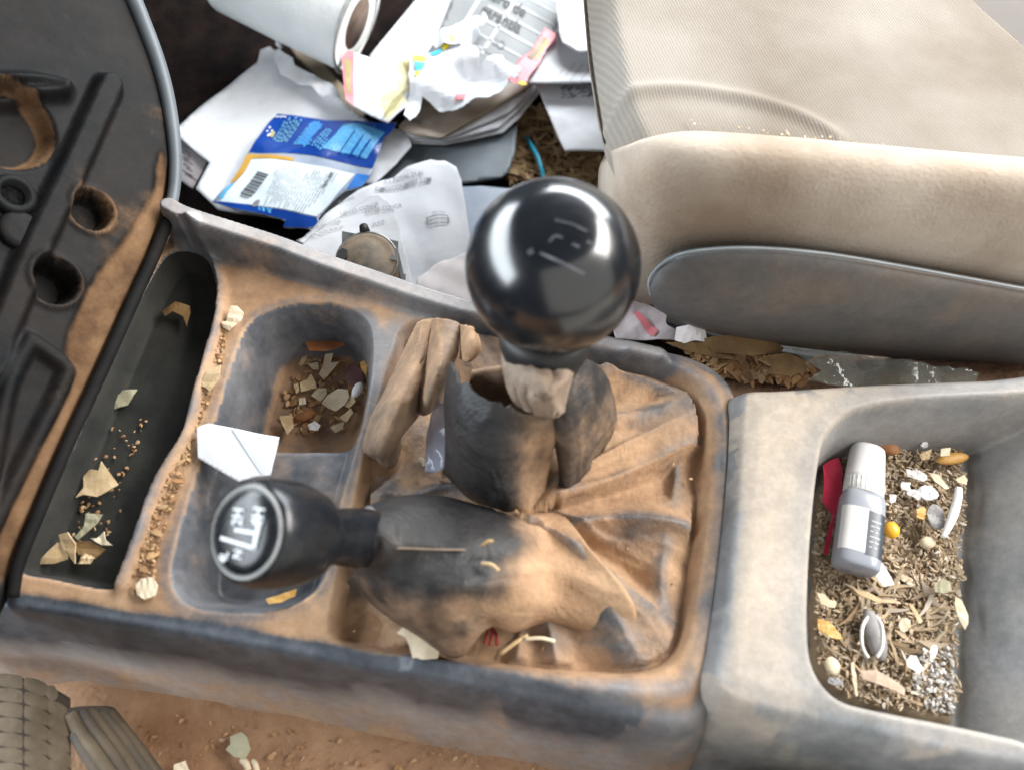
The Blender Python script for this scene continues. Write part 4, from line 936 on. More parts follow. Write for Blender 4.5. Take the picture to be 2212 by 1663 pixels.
# little bottle lying on the chaff
b0, b1 = P(*Q(700, 285), -0.0165), P(*Q(585, 1370), -0.0165)
bottle = empty('dropper_bottle', b1, 'small flat white capped bottle with half dark label lying on chaff', 'bottle')
ab = b0-b1; LB = np.linalg.norm(ab); ab /= LB; sb_ = np.cross(ab, [0, 0, 1.0]); sb_ /= np.linalg.norm(sb_); ub = np.cross(sb_, ab)
def superell(h, w, d, n=3.2, seg=40):
    out = []
    for k in range(seg):
        a = 2*math.pi*k/seg; c, s = math.cos(a), math.sin(a)
        out.append(b1+ab*h+sb_*(math.copysign(abs(c)**(2/n), c)*w)+ub*(math.copysign(abs(s)**(2/n), s)*d))
    return out
def loft(name, rings, mat, parent):
    V = [v for r_ in rings for v in r_]; n = len(rings[0]); Fc = []
    for i in range(len(rings)-1):
        for k in range(n): Fc.append((i*n+k, i*n+(k+1) % n, (i+1)*n+(k+1) % n, (i+1)*n+k))
    Fc += [tuple(range(n))[::-1], tuple(range((len(rings)-1)*n, len(rings)*n))]
    return mesh_obj(name, V, Fc, mat, parent)
w0 = 0.0083; d0 = 0.0060
body = loft('bottle_body', [superell(h*LB, w0*k, d0*k) for h, k in [(0, .86), (.012, .95), (.03, 1), (.12, 1), (.30, 1), (.46, 1), (.54, .985), (.575, .93), (.60, .80), (.62, .7)]], M['bottle'], bottle)
cap_ = loft('bottle_cap', [superell(h*LB, w0*.90*k, d0*.98*k, 2.3) for h, k in [(.585, .95), (.592, 1), (.66, 1), (.72, .985), (.725, 1.0), (.73, .985), (.80, .965), (.88, .93), (.96, .90), (.985, .86), (1.0, .74)]], M['cap'], bottle)
for k in range(14):   # grip ribs of the cap
    a = math.pi*(k+0.5)/14; c, s = math.cos(a), math.sin(a); pts = []
    for h in (.60, .64, .70): pts.append(b1+ab*h*LB+sb_*(math.copysign(abs(c)**(2/2.3), c)*w0*.905)+ub*(abs(s)**(2/2.3)*d0*.985))
    V, Fc = tube_mesh(pts, 0.00013, 5); mesh_obj('cap_rib', V, Fc, M['cap'], cap_)
def lab(name, s0, s1, h0, h1, mat, off):
    V = []; Fc = []; nn = 14
    for i in range(nn+1):
        s = s0+(s1-s0)*i/nn; x = s*w0; z = d0*(max(0, 1-abs(s)**3.2))**(1/3.2)+off
        V += [b1+ab*h0*LB+sb_*x*(1+off*60*abs(s))+ub*z, b1+ab*h1*LB+sb_*x*(1+off*60*abs(s))+ub*z]
        if i: Fc.append((2*i-2, 2*i-1, 2*i+1, 2*i))
    return mesh_obj(name, V, Fc, mat, body)
sgn = 1.0 if sb_[0] > 0 else -1.0
lab('label_white', -0.97*sgn, 0.10*sgn, 0.10, 0.44, M['cap'], 0.00012)
lab('label_dark', 0.10*sgn, 0.92*sgn, 0.09, 0.43, M['labeldark'], 0.00014)
for i in range(6):
    for j in range(2):
        h = 0.15+0.04*i; s = 0.24+0.24*j; lab('print_line', s*sgn, (s+0.13+0.05*((i*7+j*3) % 3))*sgn, h, h+0.009, M['book_stripe'], 0.00022)
# other pieces in the bin
flake('plastic_scrap', 'dark red translucent plastic scrap wedged beside the small bottle', 'plastic', q([(300, 430), (370, 390), (440, 370), (475, 480), (465, 700), (410, 880), (350, 1230), (300, 1225), (345, 1010), (385, 880), (295, 760), (310, 600)]), -0.021, 'maroon', 3, (0.25, 0), 6.0)
pebble('almond', 'brown almond at the far end of the bottle cap', 'almond', *Q(850, 290), ZB, 0.0105, 0.0062, 0.004, -28, 'almond', tipped=0.9)
pebble('nut_shell', 'long amber nut shell in the far corner of the rear bin', 'nut shell', *Q(1430, 395), ZB, 0.0140, 0.0052, 0.004, 8, 'amber')
flake('husk_chip', 'pale square husk chip sitting on the amber nut shell', 'husk', q([(1350, 290), (1440, 280), (1430, 350), (1350, 355)]), -0.0182, 'flake_pale', 5)
flake('husk_chip', 'yellowish husk chip left of the amber nut shell', 'husk', q([(1160, 340), (1270, 290), (1250, 380), (1180, 390)]), -0.021, 'flake', 6, (0.1, 0.1))
flake('husk_chip', 'pale husk chip under the amber shell by the bin wall', 'husk', q([(1480, 560), (1560, 520), (1590, 560), (1580, 610), (1510, 590)]), -0.021, 'flake_pale', 7)
for i, (x, y, L_, w_, a_2) in enumerate([(1130, 520, 180, 90, 20), (1040, 620, 90, 90, 0), (1110, 690, 120, 80, 30), (920, 730, 70, 80, 0), (960, 220, 60, 40, 0), (1205, 250, 60, 45, 0)]):
    flake('lint_tuft', ['whitish lint tuft beside the bottle cap, largest', 'round whitish lint tuft left of pale oval husk', 'whitish lint tuft just before the pale oval husk', 'small grey lint tuft touching the bottle neck', 'tiny white tuft behind the almond', 'tiny white tuft at the far bin wall'][i], 'lint', q(blob(x, y, L_, w_, a_2, 11, 0.3, i)), -0.020, 'ash', i, (0.1*(i % 3), -0.1), -15)
flake('husk', 'pale grey oval husk in the middle of lint', 'husk', q(blob(1240, 680, 200, 130, 15, 12, 0.08, 9)), -0.0195, 'paper_grey', 9, (0.1, 0), -20)
flake('husk', 'long pale husk pointing from lint to the bin wall', 'husk', q([(1250, 500), (1330, 520), (1430, 640), (1390, 650), (1290, 570)]), -0.0195, 'flake_pale', 10, (0.1, 0), -20)
flake('foil_scrap', 'grey half clear oval film behind the white curved stick', 'plastic', q(blob(1310, 900, 150, 240, -15, 12, 0.08, 12)), -0.0195, 'seedgrey', 11, (0.1, 0.05))
cs = smooth_open(np.array([P(*Q(x, y), -0.0175) for x, y in [(1510, 640), (1500, 740), (1460, 880), (1410, 1000), (1370, 1075)]]), 6)
V, Fc = tube_mesh(cs, np.concatenate([np.linspace(.0013, .0018, len(cs)//2), np.linspace(.0018, .0009, len(cs)-len(cs)//2)]), 10)
tag(mesh_obj('curved_stick', V, Fc, M['white_bit']), 'white curved stick leaning along the rear bin wall', 'stick')
pebble('corn_kernel', 'bright orange yellow kernel touching the bottle side', 'kernel', *Q(890, 1030), ZB+.001, 0.0068, 0.0062, 0.0045, 75, 'orange_yellow')
flake('paper_scrap', 'white paper scrap sticking out below the small bottle', 'paper', q([(760, 1390), (830, 1300), (890, 1400), (940, 1500), (850, 1515), (800, 1470)]), -0.0195, 'white_bit', 13, (0.05, 0.1))
flake('nut_piece', 'tan angular nut piece left of the grey film', 'nut', q([(1130, 830), (1200, 800), (1240, 870), (1200, 920), (1140, 900)]), -0.020, 'amber', 14, (-0.2, 0.1))
pebble('nut_piece', 'pale round nut crumb at the foot of the curved stick', 'nut', *Q(1210, 1140), ZB, 0.0062, 0.0048, 0.004, 10, 'flake_pale')
seed = empty('striped_seed', P(1884, 1373, ZB), 'large grey seed with white side stripes amid straw', 'seed')
pebble('seed_body', None, None, 1884, 1373, ZB, 0.0185, 0.0080, 0.0045, 92, 'seedgrey', parent=seed)
for s in (-1, 1):
    c = smooth_open(np.array([P(1884+s*dx, v, ZB+h_) for dx, v, h_ in [(8, 1330, .0030), (20, 1350, .0040), (23, 1375, .0042), (20, 1400, .0040), (9, 1420, .0030)]]), 5)
    V, Fc = tube_mesh(c, 0.0007, 6); mesh_obj('stripe', V, Fc, M['white_bit'], seed)
flake('husk', 'tan pointed husk resting against the rear bin wall', 'husk', q([(1730, 210), (1790, 240), (1860, 400), (1860, 490), (1825, 555), (1770, 460), (1720, 300)], Q2), -0.0185, 'flake_pale', 15, (0.35, 0), -20)
flake('plastic_crumb', 'bright white peanut shaped crumb, larger of the two', 'crumb', q([(1220, 880), (1260, 820), (1320, 825), (1345, 890), (1400, 960), (1350, 1010), (1290, 970), (1230, 940)], Q2), -0.0195, 'white_bit', 16)
flake('plastic_crumb', 'bright white oval crumb, smaller of the two', 'crumb', q(blob(1500, 785, 75, 150, 8, 12, .05), Q2), -0.0195, 'white_bit', 17)
flake('husk', 'amber edged husk against the front bin wall', 'husk', q([(300, 440), (420, 470), (540, 600), (560, 660), (440, 640), (310, 550)], Q2), -0.0205, 'amber', 18, (-0.15, .1), -25)
flake('husk', 'pale forked husk near the front bin wall', 'husk', q([(290, 170), (360, 180), (420, 240), (490, 260), (480, 330), (400, 320), (330, 280)], Q2), -0.0205, 'flake_pale', 19, (0, .1), -15)
flake('wood_chip', 'long pinkish wood chip near the front rim of the bin', 'wood chip', q([(740, 980), (900, 970), (1100, 1080), (1215, 1170), (1200, 1240), (1080, 1180), (900, 1110), (760, 1060)], Q2), -0.0205, 'paper_pink', 20, (0, .1), -6)
M['woodchip'] = plain('pink_wood', (0.42, 0.30, 0.22), (0.56, 0.43, 0.33), rough=0.85, scale=120, bump=0.4); bpy.data.objects['wood_chip'].data.materials[0] = M['woodchip']
flake('husk', 'pale bent stalk standing up near the bin front corner', 'husk', q([(640, 900), (670, 890), (700, 1050), (712, 1240), (690, 1245), (660, 1080)], Q2), -0.019, 'flake_pale', 21, (0, .1), 0)
pebble('seed_husk', 'round cream husk near the front corner of the bin', 'husk', *Q2(430, 940), ZB, 0.0055, 0.0066, 0.003, 0, 'flake_pale')
flake('husk', 'dark grey husk in the front corner of the bin', 'husk', q(blob(480, 1090, 170, 90, 10, 10, .1), Q2), -0.0215, 'seedgrey', 22)
flake('husk', 'pale round chip right of the grey striped seed', 'husk', q(blob(1200, 510, 130, 150, 10, 9, .15, 4), Q2), -0.0198, 'flake_pale', 23, (.1, .1))
flake('straw_stalk', 'slim straw stalk leaning above the white crumbs', 'straw', q([(1240, 280), (1290, 300), (1390, 470), (1350, 490)], Q2), -0.0195, 'flake', 24)
flake('straw_stalk', 'pale straw stalk lying below the bottle base', 'straw', q([(660, 120), (800, 160), (960, 230), (1010, 280), (900, 260), (720, 190)], Q2), -0.0195, 'flake', 25)
flake('leaf_piece', 'pale green crumpled leaf near the rear bin wall', 'leaf', q([(1500, 80), (1600, 20), (1680, 60), (1690, 150), (1600, 180), (1520, 160)], Q2), -0.0195, 'flake_green', 26, (.1, 0), -20)

# ------------------------------------------------------------------ contents of the front pocket
def C6(x, y): return (345.6+x*0.3464, 576+y*0.3464)
ZP = -0.0325
pocket_poly = [(640, 770), (700, 755), (770, 770), (790, 800), (780, 880), (740, 930), (660, 935), (612, 925), (606, 880)]
chips('pocket_crumbs', 170, in_poly(pocket_poly, ZP), lambda x, y: -0.0335, (0.0015, 0.005), M['mix_dust'], 'brown crumbs covering the floor of the front oval pocket', 'crumbs', 15, (0.3, 0.8), 0.001)
for i, (nm, lb, ct, pts, z, mt, tl, cu) in enumerate([
  ('shell_flake', 'long thin tan flake against the front wall of the oval pocket', 'flake', [(865, 610), (890, 550), (925, 540), (915, 575), (880, 620)], -.0305, 'flake', (0, .1), 0),
  ('shell_flake', 'small pale flake left of the forked one in the pocket', 'flake', [(920, 605), (985, 595), (990, 640), (950, 640)], -.031, 'flake_pale', (.1, 0), 0),
  ('shell_flake', 'forked cream flake pointing to the far end of the pocket', 'flake', [(1030, 545), (1080, 540), (1065, 600), (1115, 590), (1080, 640), (1020, 705), (990, 670), (1010, 630)], -.0298, 'flake_pale', (0, .1), -8),
  ('shell_flake', 'cluster of tan curled flakes in the middle of the pocket', 'flake', [(870, 720), (920, 700), (940, 670), (970, 720), (975, 755), (930, 765), (880, 780)], -.0298, 'flake', (.1, .1), -12),
  ('shell_flake', 'narrow tan flake left of the curled cluster', 'flake', [(832, 735), (860, 725), (872, 770), (850, 790)], -.031, 'flake', (0, 0), 0),
  ('shell_flake', 'cream oval flake beside the largest flake', 'flake', [(940, 800), (985, 760), (1035, 755), (1040, 790), (1000, 840)], -.0298, 'flake_pale', (.1, 0), -10),
  ('shell_flake', 'largest cream flake in the oval pocket', 'flake', [(1005, 850), (1040, 800), (1110, 760), (1170, 765), (1180, 810), (1150, 860), (1095, 900), (1050, 880)], -.0290, 'flake_pale', (0, .1), -8),
  ('shell_flake', 'tan flake leaning on the rear wall of the pocket', 'flake', [(1150, 830), (1200, 795), (1220, 840), (1180, 880), (1150, 870)], -.0298, 'flake', (.2, 0), 0),
  ('shell_flake', 'tiny square flake above the almond', 'flake', [(868, 820), (905, 815), (912, 855), (870, 860)], -.031, 'flake_pale', (0, 0), 0),
  ('shell_flake', 'tan angular flake at the near front corner of the pocket', 'flake', [(745, 930), (820, 925), (835, 1000), (795, 1045), (760, 980)], -.029, 'flake', (.05, .1), -10),
  ('shell_flake', 'long tan flake slanting near the rear near corner', 'flake', [(1120, 940), (1190, 880), (1205, 910), (1160, 970)], -.0298, 'flake', (.15, .1), 0),
  ('shell_flake', 'dull flake lying at the near end of the pocket', 'flake', [(1060, 1000), (1150, 960), (1140, 1010), (1090, 1035)], -.0298, 'chaff', (.1, .1), 0),
  ('shell_flake', 'yellow flake on the far rear wall of the pocket', 'flake', [(1245, 600), (1270, 580), (1290, 620), (1285, 680), (1255, 640)], -.026, 'amber', (.2, 0), 0),
  ('fruit_skin', 'dull plum coloured skin by the rear pocket wall', 'fruit skin', [(1150, 640), (1200, 600), (1260, 650), (1270, 720), (1200, 750), (1150, 700)], -.0298, 'plum', (.1, 0), -15),
  ('rubber_piece', 'rusty orange flat piece leaning on the far pocket wall', 'scrap', [(832, 372), (870, 352), (1050, 350), (1140, 450), (1150, 490), (1040, 520), (930, 520), (880, 430)], -.0245, 'rust', (0, -.5), 0),
  ('paper_bit', 'small white crumpled bit beside the almond', 'paper', [(920, 985), (960, 960), (1000, 985), (985, 1020), (930, 1015)], -.0295, 'white_bit', (.1, .1), -20),
  ('cardboard_scrap', 'folded pale cardboard scrap on the deck near the tray corner', 'scrap', [(382, 338), (412, 340), (440, 245), (480, 245), (520, 285), (500, 340), (430, 398), (395, 380)], .0035, 'flake_pale', (.1, .15), -20),
  ('cardboard_scrap', 'wedge shaped yellowish scrap on the dusty deck beside the oval pocket', 'scrap', [(241, 742), (300, 640), (376, 612), (370, 690), (310, 778), (280, 750)], .0035, 'flake', (.15, .1), -12),
]):
    flake(nm, lb, ct, [C6(*p) for p in pts], z, mt, 40+i, tl, cu)
pebble('almond', 'red brown almond lying in the front oval pocket', 'almond', *C6(912, 942), -.033, 0.0100, 0.0048, 0.0035, 20, 'almond')
pebble('bean', 'white bean against the rear wall of the oval pocket', 'bean', *C6(1235, 782), -.029, 0.0080, 0.0042, 0.004, 70, 'white_bit')
sh = Sheet('paper_strip', [C6(*p) for p in [(230, 1005), (262, 988), (300, 975), (470, 1008), (600, 1035), (742, 1060), (715, 1190), (690, 1300), (600, 1308), (490, 1340), (360, 1265), (233, 1190)]], 0.0035, M['paper'], tilt=(0.03, 0.04), amp=0.0012, ncrease=2, seed=61, thick=0.0004)
tag(sh.o, 'white folded paper strip lying across the oval pockets', 'paper')
sh.print('fold_line', [[C6(*p) for p in [(448, 1010), (470, 1010), (655, 1290), (632, 1290)]]], M['paper_grey'])
# scraps in the black tray
def C5(x, y): return (x*0.4849, 518.4+y*0.4849)
for i, (nm, lb, ct, pts, z, mt, tl, cu) in enumerate([
  ('leaf_scrap', 'pale green leaf scrap alone in the middle of the tray', 'leaf', [(502, 690), (530, 685), (545, 668), (610, 664), (585, 705), (565, 735), (508, 752), (512, 720)], -.0095, 'flake_green', (.1, .1), -8),
  ('cardboard_scrap', 'dark curled scrap at the far end of the tray', 'scrap', [(716, 312), (780, 275), (842, 292), (845, 320), (830, 385), (815, 340), (770, 318), (730, 335)], -.006, 'leaf', (0, .2), -25),
  ('cardboard_scrap', 'tan square scrap with a hole in the tray', 'scrap', [(366, 1050), (400, 1020), (440, 1025), (452, 985), (520, 1085), (470, 1120), (430, 1142), (370, 1132), (335, 1145), (370, 1100)], -.007, 'flake', (.15, .1), -12),
  ('cardboard_scrap', 'narrow greenish scrap fanned above the heap in the tray', 'scrap', [(330, 1320), (375, 1270), (382, 1215), (455, 1220), (430, 1262), (390, 1295), (345, 1335)], -.006, 'flake_green', (.1, .2), -10),
  ('cardboard_scrap', 'white zigzag scrap in the near corner of the tray', 'scrap', [(398, 1325), (430, 1328), (465, 1298), (470, 1335), (502, 1358), (450, 1356)], -.007, 'flake_pale', (.1, .1), 0),
  ('cardboard_scrap', 'brown pointed scrap at the near front end of the tray', 'scrap', [(160, 1442), (215, 1380), (255, 1345), (290, 1360), (300, 1420), (240, 1440)], -.007, 'flake', (0, .2), -15),
  ('cardboard_scrap', 'upright tan scrap in the middle of the tray heap', 'scrap', [(258, 1310), (300, 1300), (335, 1350), (330, 1440), (300, 1400), (270, 1360)], -.005, 'flake', (.2, .3), -20),
  ('cardboard_scrap', 'dark brown scrap in the tray heap', 'scrap', [(320, 1340), (400, 1340), (470, 1375), (420, 1420), (350, 1400)], -.008, 'leaf', (0, 0), -10),
  ('cardboard_scrap', 'tan triangular scrap at the tray heap foot', 'scrap', [(345, 1440), (370, 1390), (420, 1410), (400, 1440)], -.006, 'flake', (0, .1), 0),
]):
    flake(nm, lb, ct, [C5(*p) for p in pts], z, mt, 70+i, tl, cu)
chips('tray_crumbs', 70, in_poly([(240, 920), (330, 900), (300, 1020), (230, 1180), (120, 1220), (180, 1050)], -.0115), lambda x, y: -.0115, (0.0004, 0.0018), M['mix_dust'], 'sparse pale crumbs on the black tray liner', 'crumbs', 21, (.3, .9), .0006)
# crumbs along the deck strip and on the boot
chips('deck_crumbs', 420, in_poly([(462, 690), (500, 690), (480, 800), (430, 930), (390, 1060), (350, 1180), (320, 1300), (290, 1290), (275, 1260), (310, 1140), (370, 1010), (420, 900)], 0.0), lambda x, y: 0.0002, (0.0004, 0.0017), M['mix_dust'], 'fine dust clods along the deck beside the tray', 'crumbs', 22, (.4, .95), .0006)
chips('deck_flakes', 16, in_poly([(400, 950), (415, 960), (350, 1200), (330, 1270), (300, 1250), (330, 1120)], 0.0), lambda x, y: 0.0006, (0.0018, 0.0044), M['mix_dust'], 'small tan husk bits in a line along the deck', 'crumbs', 23, (.3, .6), .0008)
flake('cardboard_scrap', 'rounded pale scrap at the near end of the deck strip', 'scrap', [(292, 1262), (305, 1248), (328, 1246), (340, 1262), (335, 1285), (312, 1294), (296, 1284)], .003, 'flake_pale', 91, (0, .1), -20)
flake('nut_shell_piece', 'yellow curved shell piece beneath the small lever knob', 'nut shell', [(572, 1292), (600, 1285), (640, 1270), (636, 1286), (606, 1300), (580, 1304)], .002, 'amber', 92, (0, .1), -30)
flake('cardboard_scrap', 'cream torn scrap at the hem of the small gaiter', 'scrap', [(856, 1366), (868, 1356), (887, 1350), (915, 1356), (937, 1366), (953, 1383), (945, 1421), (915, 1424), (891, 1420), (883, 1392), (876, 1376)], .003, 'flake_pale', 93, (0.05, .12), -8)
stw = lambda nm, lb, a, b, z, mt, r_: tag(mesh_obj(nm, *tube_mesh(smooth_open(np.array([P(*a, z), (P(*a, z)+P(*b, z))/2+np.array([.0004, .0005, .0008]), P(*b, z)]), 4), r_, 6), M[mt]), lb, 'straw')
stw('straw_stalk', 'white straw lying across the torn hole of the boot', (1132, 1380), (1198, 1384), .002, 'flake_pale', .0007)
stw('straw_stalk', 'tan straw slanting into the torn hole of the boot', (1080, 1412), (1140, 1372), .001, 'straw', .0008)
stw('straw_stalk', 'short straw beside the sleeve seam, nearer the lever', (1040, 1178), (1064, 1168), .0335, 'straw', .0006)
stw('straw_stalk', 'short straw on the sleeve below the seam', (1040, 1216), (1078, 1232), .0330, 'flake', .0007)
stw('straw_stalk', 'pale straw on the boot beside the clear strip', (996+0-90, 992), (918, 1006), -.003, 'flake_pale', .0010)
for k, (a, b, lb) in enumerate([((1046, 1390), (1058, 1345), 'red thread at the front edge of the torn hole'), ((1058, 1394), (1064, 1352), 'red thread second from the front in the torn hole'), ((1074, 1394), (1066, 1360), 'red thread crossing over in the torn hole')]):
    o = stw('red_thread', lb, a, b, -.002, 'wire_red', .0006); o['category'] = 'thread'
s = Sheet('film_strip', [(948, 868), (970, 866), (972, 904), (966, 960), (963, 1011), (938, 1021), (919, 1018), (919, 941), (931, 895)], 0.006, M['film_blue'], tilt=(0.5, 0.5), amp=0.0015, ncrease=5, seed=81, thick=0.0003)
tag(s.o, 'bluish clear plastic strip hanging beside the torn gaiter', 'plastic strip')
chips('boot_crumbs', 90, in_poly([(900, 1020), (1480, 830), (1500, 1100), (1450, 1420), (1000, 1420), (760, 1370), (790, 1100)], -.004), lambda x, y: 0.001 if False else -0.0055, (0.0005, 0.0016), M['mix_dust'], 'fine crumbs scattered over the creased boot panel', 'crumbs', 25, (.4, .9), .0018)

# ------------------------------------------------------------------ gap between console and seat
flake('dead_leaf', 'large curled brown leaf in the gap under the seat trim', 'leaf', [(1478, 742), (1540, 726), (1620, 722), (1680, 735), (1704, 750), (1690, 762), (1620, 768), (1540, 760), (1490, 756)], -.014, 'leaf', 101, (0, .5), -12)
flake('dead_leaf', 'narrow brown leaf lying along the console far edge', 'leaf', [(1440, 736), (1500, 740), (1560, 758), (1600, 775), (1540, 772), (1480, 756)], -.016, 'leaf', 102, (0, .3), -12)
flake('paper_scrap', 'crumpled pinkish paper scrap at the nose of the seat trim', 'paper', [(1462, 706), (1500, 700), (1524, 712), (1530, 738), (1500, 735), (1478, 742), (1458, 734)], -.014, 'paper_pink', 103, (.1, .4), -30)
flake('dead_leaf', 'dark curled leaf beside the crumpled clear bag', 'leaf', [(1650, 768), (1700, 762), (1742, 776), (1748, 800), (1700, 812), (1656, 806), (1668, 788)], -.016, 'leaf', 104, (.1, .3), -25)
s = Sheet('clear_bag', [(1712, 752), (1790, 755), (1880, 768), (1990, 784), (2120, 800), (2120, 830), (1950, 832), (1800, 836), (1740, 826), (1770, 800)], -.012, M['film'], tilt=(0, .35), amp=0.010, ncrease=16, seed=105, thick=0.0003, cell=7, jag=3)
tag(s.o, 'crumpled clear plastic bag between seat trim and rear box', 'plastic bag')
s = Sheet('wrapper', [(1320, 680), (1365, 640), (1400, 655), (1440, 680), (1470, 705), (1462, 735), (1400, 735), (1330, 730)], -.022, M['film_pink'], tilt=(0, .2), amp=0.003, ncrease=6, seed=106, thick=0.0004)
tag(s.o, 'pale clear wrapper with a pink printed strip behind the knob', 'wrapper')
s.print('printed_strip', [[(1366, 677), (1378, 674), (1466+-46, 716), (1412, 728), (1400, 724)]], M['pink'], 0.001)
chips('gap_debris', 420, in_poly([(1420, 720), (1560, 760), (1760, 800), (1730, 830), (1610, 832), (1500, 775)], -.032), lambda x, y: -.032, (0.002, 0.008), M['mix_dust'], 'dusty crumbs in the gap between console and seat', 'crumbs', 31, (.25, .7), .003)

# ------------------------------------------------------------------ driver's side floor
chips('carpet_debris', 200, in_poly([(250, 1510), (420, 1550), (800, 1600), (1500, 1660), (1500, 1720), (300, 1720), (330, 1640)], -.053), lambda x, y: -.0535, (0.0004, 0.0024), M['mix_dust'], 'fine dry crumbs on the dusty driver carpet', 'crumbs', 33, (.2, .7), .0008)
flake('leaf_scrap', 'grey green leaf scrap on the driver carpet', 'leaf', [(855, 1584), (880, 1572), (908, 1570+-34), (918, 1560), (938, 1580), (942, 1615), (925, 1640), (900, 1625), (862, 1610)] if False else [(498, 1590), (520, 1580), (532, 1590), (540, 1618), (530, 1638), (506, 1634), (486, 1618), (498, 1606)], -.047, 'flake_green', 111, (.05, .1), -8)
flake('cardboard_scrap', 'pale scrap at the lower picture edge on the driver carpet', 'scrap', [(376, 1650), (400, 1642), (408, 1665), (404, 1690), (372, 1690)], -.048, 'flake_pale', 112, (0, .1), -8)
stw('straw_stalk', 'pale straw on the driver carpet beside the leaf scrap', (522, 1640), (538, 1662), -.049, 'flake_pale', .0012)
stw('straw_stalk', 'second straw on the driver carpet beside the leaf scrap', (546, 1642), (556, 1668), -.049, 'flake_pale', .0010)
stw('straw_stalk', 'dark stalk on the carpet below the console rear corner', (1640, 1650), (1720, 1625), -.045, 'leaf', .0012)
flake('husk', 'pale husk on the carpet below the console rear corner', 'husk', [(1636, 1606), (1646, 1604), (1654, 1620), (1650, 1634), (1640, 1630)], -.046, 'flake_pale', 113)
flake('husk', 'whitish husk under the near corner of the rear box', 'husk', [(1704, 1620), (1716, 1616), (1722, 1632), (1712, 1646), (1702, 1636)], -.042, 'white_bit', 114)
# rubber floor mat: rows of tread blocks and a ribbed edge
def C1(x, y): return (x*0.18228, 1382+y*0.18228)
mat_ = empty('rubber_mat', P(100, 1600, -0.05), 'tan rubber mat with rows of tread blocks and ribbed edge', 'floor mat')
def mz(x, y): return -0.030-0.000009*max(0, x-250)-0.0000000085*max(0, x-250)**2
def drop(x): return 30*(x/300)+0.00042*max(0, x-100)**2
mc = [[(*C1(x, y+drop(x)), mz(x, y)-0.0016) for x in (-400, -100, 100, 300, 450, 600, 700, 800)] for y in (440, 700, 1000, 1300, 1600, 1900)]
patch('mat_base', mc, M['mat_under'], mat_, 5, 0.004)
rows = [395, 560, 728, 905, 1085, 1262, 1440, 1620, 1800]; cols = [-360, -20, 298, 560, 812]
for i in range(len(rows)-1):
    for j in range(len(cols)-1):
        g = 15; x0, x1 = cols[j]+3, cols[j+1]-3; y0, y1 = rows[i]+g, rows[i+1]-g
        if j == 3 and i == 0: x1 = 640
        ct = [[(*C1(x0+(x1-x0)*a, y0+(y1-y0)*b+drop(x0+(x1-x0)*a)), mz(x0+(x1-x0)*a, 0)+0.0004*(math.sin(a*3.14)*math.sin(b*3.14))) for a in (0, .33, .67, 1)] for b in (0, .5, 1)]
        tb = patch('tread_block', ct, M['mat_rubber'], mat_, 4, 0.0024); tb.data.polygons.foreach_set('use_smooth', [False]*len(tb.data.polygons)); bevel(tb, 0.0005, 2)
rb = [[(840, 880), (930, 1060), (1100, 1290), (1280, 1545), (1400, 1700)], [(960, 860), (1080, 1040), (1270, 1290), (1440, 1545), (1560, 1720)], [(1060, 850), (1230, 1050), (1420, 1300), (1580, 1545), (1690, 1720)], [(1170, 860), (1350, 1060), (1540, 1310), (1700, 1545), (1800, 1720)], [(1280, 880), (1460, 1080), (1640, 1320), (1800, 1560), (1900, 1720)], [(900, 1120), (1000, 1300), (1130, 1500), (1250, 1700)]]
for k, r_ in enumerate(rb):
    c = smooth_open(np.array([P(*C1(x, y), -0.036-0.0022*(k if k < 5 else 0)) for x, y in r_]), 6)
    V, Fc = tube_mesh(c, 0.0023, 8); mesh_obj('edge_rib', V, Fc, M['mat_rubber2'] if k % 2 else M['mat_rubber'], mat_)
patch('mat_edge', [[(*C1(x, y), -0.0375-0.010*i/3) for i, (x, y) in enumerate(r_)] for r_ in [[(780, 850), (980, 830), (1180, 840), (1300, 880)], [(860, 1060), (1090, 1040), (1330, 1060), (1480, 1090)], [(1030, 1290), (1270, 1290), (1530, 1310), (1680, 1340)], [(1230, 1600), (1470, 1600), (1740, 1600), (1880, 1620)], [(1330, 1760), (1570, 1760), (1840, 1760), (1980, 1780)]]], M['mat_rubber2'], mat_, 6, 0.003)

# ------------------------------------------------------------------ passenger footwell: papers and rubbish
chips('floor_straw', 520, in_poly([(1110, 240), (1180, 230), (1240, 330), (1330, 330), (1340, 430), (1200, 400), (1100, 395)], -.126), lambda x, y: -.127, (0.004, 0.018), M['mix_dark'], 'broken straw strewn on the dark passenger carpet', 'straw', 41, (.10, .3), .003)
def pageset(name, label, cat, poly, z, mat, seed, **kw):
    s = Sheet(name, poly, z, M[mat], seed=seed, **kw); tag(s.o, label, cat); return s
# big torn envelope
s = pageset('torn_envelope', 'large white envelope torn open at its far corner', 'envelope', [(375, 286), (430, 238), (500, 182), (556, 136), (562, 108), (582, 100), (592, 108), (604, 104), (612, 122), (640, 142), (690, 172), (740, 222), (790, 262), (850, 300), (860, 350), (760, 440), (640, 480), (470, 452), (424, 408), (452, 348)], -.112, 'paper_grey', 121, tilt=(0.02, -0.02), amp=0.0045, ncrease=7, thick=0.001)
s.o.data.materials[0] = M['paper']
p2 = Sheet('torn_flap', [(585, 112), (604, 104), (622, 120), (640, 148), (690, 164), (735, 205), (742, 222), (700, 208), (660, 184), (632, 172), (606, 160)], -.104, M['paper'], amp=.007, ncrease=9, seed=122, thick=.0006, parent=s.o, jag=3)
p3 = Sheet('torn_flap', [(594, 82), (604, 84), (610, 100), (606, 106), (596, 98)], -.104, M['paper'], tilt=(.1, .4), amp=.002, ncrease=3, seed=123, thick=.0005, parent=s.o)
card = pageset('printed_card', 'grey brown card with black print under the envelope edge', 'card', [(360, 290), (378, 292), (450, 348), (416, 408), (388, 388), (360, 360)], -.119, 'card_grey', 124, thick=.001)
